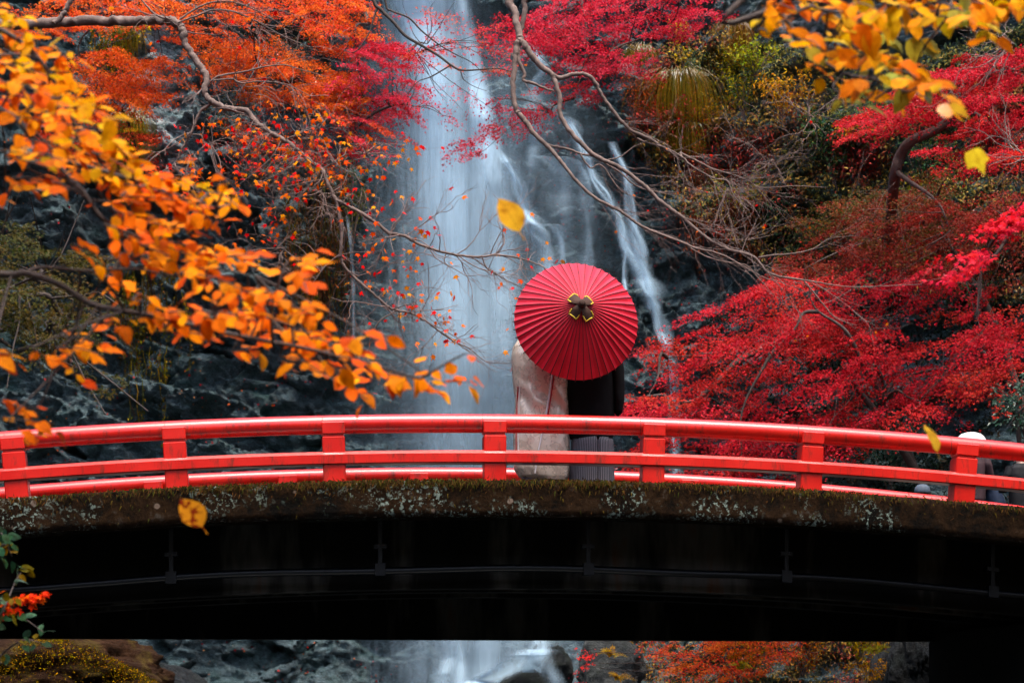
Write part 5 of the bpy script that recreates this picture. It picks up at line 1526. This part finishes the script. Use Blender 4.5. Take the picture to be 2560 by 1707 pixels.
def rings_px(rows, cu, vb, sc, cy, ry):
    return [((vb - v) * sc, ((a + b) / 2 - cu) * sc, cy, (b - a) / 2 * sc, ry * (d if len(q) else 1)) for (v, a, b, *q) in rows for d in [q[0] if q else 1]]

PY = 20.95
sc = PY / F
deckz = 3.64
vb = VH - (deckz - EYE) / sc

# --- materials for the clothes
t = NT('brocade_silk')
c = t.coord('Object')
big = t.noise(c, 3.2, 3)
dam = t.n('TexVoronoi', feature='SMOOTH_F1', ins={'Vector': c, 'Scale': 16.0}).outputs[0]
dmk = t.ramp(t.noise(t.coord('Object', (1, 1, .8)), 14, 4, .5, 1.4), [(0.48, (0, 0, 0)), (0.54, (1, 1, 1))])
col = t.ramp(big, [(0.3, (0.62, 0.50, 0.39)), (0.55, (0.67, 0.55, 0.44)), (0.75, (0.69, 0.57, 0.48))])
col = t.mix(t.math('MULTIPLY', dmk, .2), col, (0.60, 0.49, 0.38))
t.principled(Base_Color=col, Roughness=t.ramp(dmk, [(0, (.40,) * 3), (1, (.26,) * 3)]), Metallic=.35, Specular_IOR_Level=.6, Normal=t.bump(t.noise(t.coord('Object', (1, 1, .55), (0, .5, 0)), 4, 3, .45, .8), .45, .06, t.bump(dmk, .12, .004)))
M['silk'] = t.m
t = NT('black_haori_silk')
c = t.coord('Object')
t.principled(Base_Color=(0.0035, 0.003, 0.0035, 1), Roughness=.8, Specular_IOR_Level=.1, Normal=t.bump(t.noise(c, 6, 4), .35, .03))
M['haori'] = t.m
t = NT('striped_hakama_cloth')
a = t.n('SeparateColor', ins={0: t.n('Attribute', attribute_name='Col').outputs['Color']}).outputs[0]
w = t.math('SINE', t.math('MULTIPLY', a, 2 * math.pi / .0175))
t.principled(Base_Color=t.ramp(w, [(0.50, (0.018, 0.015, 0.022)), (0.85, (0.17, 0.155, 0.18))]), Roughness=.7)
M['hakama'] = t.m
def plain(name, c, rough=.7, var=.25):
    t = NT(name)
    n = t.noise(t.coord('Object'), 9, 4)
    t.principled(Base_Color=t.ramp(n, [(0.3, tuple(q * (1 - var) for q in c)), (0.7, tuple(min(1, q * (1 + var)) for q in c))]), Roughness=rough, Specular_IOR_Level=.2, Normal=t.bump(n, .3, .02))
    return t.m
M['piping'] = plain('red_piping', (.40, .01, .02), .4)
M['white_trim'] = plain('white_trim', (.68, .62, .60), .5, .05)
M['underskirt'] = plain('grey_blue_underskirt', (.12, .13, .17), .6)
M['white_sock'] = plain('white_sock', (.7, .7, .7), .8, .05)

# --- woman in a pale brocade robe
cu = 1352.0
wbase = P(cu, vb, PY)
woman = body('person in a pale golden brocade robe with red piping, under the red parasol', wbase, 1.74, 0.08,
             {'elbl': (-.20, .10, 1.10), 'wril': (-.06, .22, 1.06), 'palml': (.01, .24, 1.06), 'elbr': (.20, .10, 1.10), 'wrir': (.06, .22, 1.10), 'palmr': (0, .24, 1.12)})
rowsW = [(1201, 1322, 1416, .85), (1192, 1298, 1422, .95), (1172, 1285, 1425, 1.0), (1140, 1283, 1424, 1.0), (1100, 1282, 1422, 1.0), (1060, 1284, 1421, 1), (1030, 1288, 1420, 1), (1000, 1289, 1419, 1), (960, 1284, 1418, 1.05), (920, 1280, 1416, 1.1),
         (890, 1279, 1412, 1.05), (868, 1283, 1404, .95), (850, 1295, 1393, .8), (838, 1313, 1380, .62), (828, 1330, 1366, .45)]
RW = rings_px(rowsW, cu, vb, sc, 0.0, .205)
def foldW(T, z):
    back = np.clip(-np.sin(T), 0, 1)
    f = .06 * fbm(np.cos(T) * 1.6 + 3, np.sin(T) * 1.6, z * 2.2, 4, 51)
    f = f + .06 * back * np.sin((z + .28 * np.cos(T)) * 24 + 2.5 * fbm(np.cos(T) * 2, z * 3, 0, 2, 8)) * np.exp(-((z - .92) / .16) ** 2)
    f = f + .03 * np.sin(T * 7 + 3 * z) * np.clip(.9 - z, 0, 1)
    return f
robe = loft('robe', woman, RW, M['silk'], 110, foldW)
def back_point(rings, z, f, lift):
    R = np.array(rings)
    c = [np.interp(z, R[:, 0], R[:, i]) for i in range(1, 5)]
    s = -np.sqrt(max(0, 1 - abs(f) ** 2.4)) 
    y = c[1] + c[3] * -(max(0, 1 - abs(f) ** 2.4)) ** (1 / 2.4)
    return np.array([c[0] + c[2] * f, y - lift, z])
def trim_path(pts, lift=.012):
    out = []
    for u, v in pts:
        z = (vb - v) * sc
        R = np.array(RW)
        cx, rx = np.interp(z, R[:, 0], R[:, 1]), np.interp(z, R[:, 0], R[:, 3])
        f = np.clip(((u - cu) * sc - cx) / rx, -.985, .985)
        out.append(back_point(RW, z, f, lift))
    return smooth_path(out, 6)
for pts, r, m, nm in (([(1381, 930), (1378, 960), (1373, 995), (1367, 1030), (1360, 1070)], .0065, 'piping', 'piping'),
                      ([(1376, 935), (1373, 962), (1368, 997), (1362, 1032), (1353, 1075), (1346, 1110), (1338, 1150), (1333, 1188)], .0085, 'white_trim', 'collar_band'),
                      ([(1292, 972), (1291, 1010), (1289, 1060), (1288, 1110), (1290, 1160)], .007, 'piping', 'piping'),
                      ([(1296, 972), (1295, 1010), (1294, 1060), (1293, 1110), (1295, 1165)], .006, 'white_trim', 'collar_band')):
    mb = MB()
    tube(mb, trim_path(pts), r, 6)
    mb.build(nm, M[m], robe)
loft('underskirt', woman, [(.0, -.02, 0, .15, .12), (.10, -.02, 0, .17, .14), (.3, 0, 0, .18, .15)], M['underskirt'])
mb = MB()
th, ph = np.meshgrid(np.linspace(0, np.pi * .72, 14), np.linspace(0, 2 * np.pi, 28, endpoint=False), indexing='ij')
hd = np.stack([np.sin(th) * np.cos(ph) * .108, np.sin(th) * np.sin(ph) * .118 - .015, np.cos(th) * .115], -1)
hd[..., 2] += 1.655
hd[..., 1] -= .03 * (np.sin(ph) > .3) * (th > 1.2)
mb.add(hd.reshape(-1, 3), grid_faces(14, 28, True))
bun = np.stack([np.sin(th / .72) * np.cos(ph) * .07, np.sin(th / .72) * np.sin(ph) * .06 - .11, np.cos(th / .72) * .06 + 1.66], -1)
mb.add(bun.reshape(-1, 3), grid_faces(14, 28, True))
mb.build('hair', M['hair'], woman)

# --- man in a black jacket and striped skirt
cm_ = 1478.0
mbase = P(cm_, vb, PY + .02)
man = body('person in a black jacket and grey striped pleated skirt, holding the parasol', mbase, 1.82, -0.04,
           {'elbl': (-.22, .10, 1.12), 'wril': (-.175, .265, 1.25), 'palml': (-.165, .30, 1.30), 'elbr': (.24, .02, 1.08), 'wrir': (.20, .16, .92), 'palmr': (.16, .20, .88)})
rowsM = [(1094, 1424, 1532, .95), (1088, 1419, 1534, 1), (1060, 1417, 1536, 1), (1030, 1418, 1536, 1), (990, 1420, 1536, 1), (950, 1422, 1535, 1), (910, 1424, 1533, .98), (875, 1425, 1531, .92), (852, 1430, 1525, .8), (838, 1442, 1512, .62), (826, 1462, 1494, .42)]
RM = rings_px(rowsM, cm_, vb, sc, 0.0, .16)
RM[0] = (RM[0][0] - .004, *RM[0][1:])
haori = loft('jacket', man, RM, M['haori'], 90, lambda T, z: .018 * fbm(np.cos(T) * 2, np.sin(T) * 2, z * 3, 3, 15))
# hem dips in the middle of the back
for vtx in haori.data.vertices:
    if vtx.co.z < .64:
        vtx.co.z -= .03 * max(0.0, 1 - ((vtx.co.x) / .22) ** 2) * (.64 - vtx.co.z) / .08
slv = [(1038, 1541, 1548, .4), (1030, 1536, 1556, .8), (1000, 1533, 1561, 1), (960, 1530, 1562, 1), (920, 1524, 1560, 1), (885, 1514, 1553, 1), (862, 1504, 1538, .9), (850, 1498, 1522, .7)]
loft('sleeve', man, rings_px(slv, cm_, vb, sc, .03, .13), M['haori'], 48, lambda T, z: .05 * fbm(np.cos(T) * 2, np.sin(T) * 2, z * 5, 3, 25))
sll = [(1024, 1414, 1422, .4), (1016, 1411, 1428, .8), (990, 1411, 1432, 1), (950, 1413, 1436, 1), (910, 1415, 1440, 1), (880, 1418, 1446, 1), (858, 1426, 1452, .8)]
loft('sleeve', man, rings_px(sll, cm_, vb, sc, .05, .12), M['haori'], 48, lambda T, z: .05 * fbm(np.cos(T) * 2, np.sin(T) * 2, z * 5, 3, 26))
rowsH = [(1231, 1421, 1537), (1200, 1422, 1536), (1150, 1424, 1535), (1105, 1428, 1533), (1085, 1434, 1526, .85), (1060, 1446, 1512, .55)]
def pleat(T, z):
    ph = (T * 9 / (2 * np.pi)) % 1.0
    ctr = np.exp(-((T - 4.95) / .06) ** 2)
    return .022 * (ph ** 2 - .4) - .12 * ctr
loft('hakama', man, rings_px(rowsH, cm_, vb, sc, 0.0, .17), M['hakama'], 240, pleat, arc=True)
for s in (-1, 1):
    loft('sandal', man, [(0.0, s * .1, .05, .045, .13), (.03, s * .1, .05, .048, .132), (.05, s * .1, .05, .04, .12)], M['white_sock'], 24)
mb = MB()
hm = np.stack([np.sin(th) * np.cos(ph) * .098, np.sin(th) * np.sin(ph) * .108 - .012, np.cos(th) * .105 + 1.725], -1)
hm[..., 1] -= .03 * (np.sin(ph) > .3) * (th > 1.2)
mb.add(hm.reshape(-1, 3), grid_faces(14, 28, True))
mb.build('hair', M['hair'], man)

# ------------------------------------------------------------------ parasol
t = NT('red_oiled_paper')
c = t.coord('Object')
n1 = t.noise(c, 5, 5)
t.principled(Base_Color=t.ramp(n1, [(0.3, (0.42, 0.0015, 0.012)), (0.7, (0.62, 0.005, 0.026))]), Roughness=.36, Specular_IOR_Level=.4, Sheen_Weight=.05, Normal=t.bump(t.noise(c, 30, 3), .06, .004))
M['paper'] = t.m
M['rib'] = plain('dark_lacquered_bamboo', (.05, .014, .013), .5)
M['capcloth'] = plain('brown_cap_cloth', (.055, .028, .020), .8)
M['yellow_trim'] = plain('yellow_trim', (.62, .42, .04), .7, .1)
M['bamboo'] = plain('bamboo_shaft', (.16, .08, .035), .4)
PC = P(1440.5, 803, 20.52)
tocam = unit(np.array([0, 0, EYE]) - PC)
upv = unit(np.array([0, 0, 1.0]) - tocam * tocam[2])
rtv = unit(np.cross(upv, tocam)) 
if rtv[0] < 0: rtv = -rtv
ax = unit(tocam + math.tan(math.radians(23)) * upv + math.tan(math.radians(8)) * rtv)
RAD, HGT, NR = .607, .40, 46
PC = PC - ax * .0
e2 = unit(upv - ax * (upv @ ax))
e1 = np.cross(e2, ax)
if e1[0] < 0: e1 = -e1
root = thing('parasol', 'large red paper parasol tilted back over the couple', 'parasol', PC)
def can(rho, ang, off=0.0):
    prof = HGT * (1 - rho) ** 1.0 + .035 * np.sin(np.pi * rho)
    return PC + (RAD * rho * np.cos(ang))[..., None] * e1 + (RAD * rho * np.sin(ang))[..., None] * e2 + (prof + off)[..., None] * ax
rho = np.linspace(.045, 1, 12)
na = NR * 2
ang = np.arange(na) / na * 2 * np.pi
RR, AA = np.meshgrid(rho, ang, indexing='ij')
off = np.where(np.arange(na)[None, :] % 2 == 1, -.016 * RR, 0.0) 
rim = np.where((np.arange(na)[None, :] % 2 == 1), 1 - .012 * (RR > .99), 1.0)
mb = MB()
mb.add(can(RR * rim, AA, off).reshape(-1, 3), grid_faces(12, na, True))
canopy = mb.build('canopy', M['paper'], root, False)
tiplen = np.linspace(.06, 1.022, 8)
for k in range(NR):
    a = np.full(8, k / NR * 2 * np.pi)
    mb = MB()
    tube(mb, can(tiplen, a, np.full(8, .0015)), np.linspace(.0022, .0046, 8), 5)
    mb.build('rib', M['rib'], root)
for k in range(0, NR, 2):
    a = k / NR * 2 * np.pi
    mb = MB()
    tube(mb, np.array([can(np.array([.62]), np.array([a]), np.array([-.012]))[0], PC + ax * -.02]), .003, 4)
    mb.build('strut', M['bamboo'], root)
apex = PC + ax * HGT
mb = MB()
tube(mb, np.array([apex + ax * .01, PC - ax * .72]), .011, 10)
mb.build('shaft', M['bamboo'], root)
mb = MB()
pr = np.array([(.0, .075), (.022, .075), (.030, .066), (.031, .045), (.040, .036), (.042, .012), (.036, -.01)])[::-1]
th2 = np.linspace(0, 2 * np.pi, 20, endpoint=False)
v = apex + (pr[:, 0][:, None, None] * (np.cos(th2)[None, :, None] * e1 + np.sin(th2)[None, :, None] * e2)) + (pr[:, 1] - .01)[:, None, None] * ax
mb.add(v.reshape(-1, 3), grid_faces(len(pr), 20, True))
cap = mb.build('knob', M['capcloth'], root)
for k, (a0, ln) in enumerate(((math.radians(132), .138), (math.radians(38), .118), (math.radians(-58), .148), (math.radians(-132), .130))):
    s = np.linspace(0, 1, 7)
    wd = np.array([.016, .024, .034, .042, .047, .047, .044])
    d1 = math.cos(a0) * e1 + math.sin(a0) * e2
    d2 = -math.sin(a0) * e1 + math.cos(a0) * e2
    up_ = .034 - .075 * s ** 1.2 + .004 * np.sin(s * 9 + k)
    bot = up_ - .012
    m = np.array([-1, -.5, 0, .5, 1])
    bend = .012 * (1 - m ** 2)
    top = apex + (ln * s)[:, None, None] * d1 + (wd[:, None] * m[None, :])[..., None] * d2 + (up_[:, None] + bend[None, :] - .012)[..., None] * ax
    un = top - ax * .008
    mb = MB()
    nn_ = 7 * 5
    mb.add(np.concatenate([top.reshape(-1, 3), un.reshape(-1, 3)]), np.concatenate([grid_faces(7, 5), grid_faces(7, 5)[:, ::-1] + nn_]))
    pet = mb.build('cap_flap', M['capcloth'], root)
    edge = np.concatenate([top[4:, 0], top[-1, 1:4], top[::-1, 4][:3]])
    mb = MB()
    tube(mb, edge + ax * .001, .0065, 6)
    mb.build('trim', M['yellow_trim'], pet)

# ------------------------------------------------------------------ viewing terrace and visitors beyond the bridge end
mb = MB()
box(mb, (5.55, 26.8, 0.0), (16.0, 29.9, 3.45), None, .03)
tag(mb.build('terrace', M['abutment'], None, False), 'low stone terrace beyond the end of the bridge', kind='structure')
M['mauve'] = plain('mauve_jacket', (.045, .024, .028))
M['navy'] = plain('navy_jacket', (.010, .018, .04))
M['jeans'] = plain('blue_jeans', (.035, .05, .085))
M['khaki'] = plain('khaki_trousers', (.10, .085, .065))
M['white_hat'] = plain('white_sun_hat', (.50, .50, .50), .8, .04)
M['cap'] = plain('blue_grey_cap', (.07, .09, .12))
M['darkcloth'] = plain('charcoal_coat', (.008, .008, .010))

def visitor(label, u, y, H, yaw, jacket, legs, hat=None, bend=0.0, z0=3.45):
    base = np.array([(u - UC) / F * y, y, z0])
    f = bend
    pose = {'spine': (0, .08 * f, 1.12), 'chest': (0, .22 * f, 1.30 - .05 * f), 'neck': (0, .33 * f, 1.43 - .10 * f), 'jaw': (0, .40 * f, 1.50 - .13 * f), 'skull': (0, .42 * f, 1.59 - .14 * f), 'nose': (0, .11 + .42 * f, 1.55 - .15 * f),
            'earl': (-.083, .40 * f, 1.56 - .14 * f), 'earr': (.083, .40 * f, 1.56 - .14 * f), 'shol': (-.165, .22 * f, 1.36 - .06 * f), 'shor': (.165, .22 * f, 1.36 - .06 * f),
            'elbl': (-.24, .2 * f + .05, 1.10), 'elbr': (.24, .2 * f + .05, 1.10), 'wril': (-.15, .3 + .2 * f, 1.12), 'wrir': (.15, .3 + .2 * f, 1.12), 'palml': (-.12, .36 + .2 * f, 1.15), 'palmr': (.12, .36 + .2 * f, 1.15)}
    o = body(label, base, H, yaw, pose)
    k = H / 1.7
    jr = [(.80, 0, 0, .19, .14), (.95, 0, .01 * f, .19, .14), (1.1, 0, .08 * f, .185, .135), (1.25, 0, .18 * f, .21, .14), (1.36, 0, .23 * f, .20, .12), (1.42, 0, .27 * f, .10, .09)]
    loft('jacket', o, [tuple(q * k for q in a) for a in jr], jacket, 48, lambda T, z: .04 * fbm(np.cos(T) * 2, np.sin(T) * 2, z * 6, 3, 5))
    for s in (-1, 1):
        loft('sleeve', o, [tuple(q * k for q in a) for a in [(1.02, s * .23, .12 + .2 * f, .055, .09), (1.10, s * .24, .06 + .2 * f, .062, .075), (1.25, s * .21, .12 * f, .066, .07), (1.38, s * .175, .22 * f, .062, .066)]], jacket, 24)
        loft('trouser_leg', o, [tuple(q * k for q in a) for a in [(.05, s * .1, 0, .065, .075), (.5, s * .1, .01, .078, .085), (.86, s * .09, 0, .098, .115)]], legs, 24)
        loft('shoe', o, [tuple(q * k for q in a) for a in [(.0, s * .1, .05, .05, .13), (.05, s * .1, .04, .05, .12), (.09, s * .1, .0, .045, .06)]], M['darkcloth'], 20)
    hy, hz = (.015 + .42 * f) * k, (1.60 - .14 * f) * k
    mbh = MB()
    hh = np.stack([np.sin(th) * np.cos(ph) * .098, np.sin(th) * np.sin(ph) * .104 + hy - .014, np.cos(th) * .1 + hz + .012], -1)
    mbh.add(hh.reshape(-1, 3), grid_faces(14, 28, True))
    mbh.build('hair', M['hair'], o)
    if hat:
        rr = np.array([(.0, .112), (.07, .105), (.13, .085), (.17, .05), (.19, .02), (.208, -.02), (.22, -.045), (.21, -.05), (.12, .0)]) if hat == 'brim' else np.array([(.0, .122), (.06, .112), (.1, .075), (.112, .02), (.108, .0)])
        pr_ = np.linspace(0, 2 * np.pi, 32, endpoint=False)
        vv_ = np.stack([rr[:, :1] * np.cos(pr_), rr[:, :1] * np.sin(pr_) * (1.0 if hat == 'brim' else 1.08) + hy, np.repeat(rr[:, 1:] + hz, 32, 1)], -1)
        mbh = MB()
        mbh.add(vv_.reshape(-1, 3), grid_faces(len(rr), 32, True))
        mbh.build('hat', M['white_hat'] if hat == 'brim' else M['cap'], o)
    return o
visitor('person in a white brimmed hat and mauve jacket behind the railing post', 2426, 28.0, 1.72, -.3, M['mauve'], M['mauve'], 'brim', .15)
visitor('person in a navy jacket leaning forward beyond the railing end', 2492, 29.4, 1.60, 1.2, M['navy'], M['khaki'], None, .8)
visitor('person in blue jeans and dark coat at the very edge of the picture', 2556, 28.6, 1.62, .2, M['darkcloth'], M['jeans'], None, .1)
# a small seated figure of whom only the cap shows
visitor('short person with a blue-grey cap low behind the kerb', 2309, 29.4, 1.13, .1, M['darkcloth'], M['jeans'], 'cap', .2, 3.45)
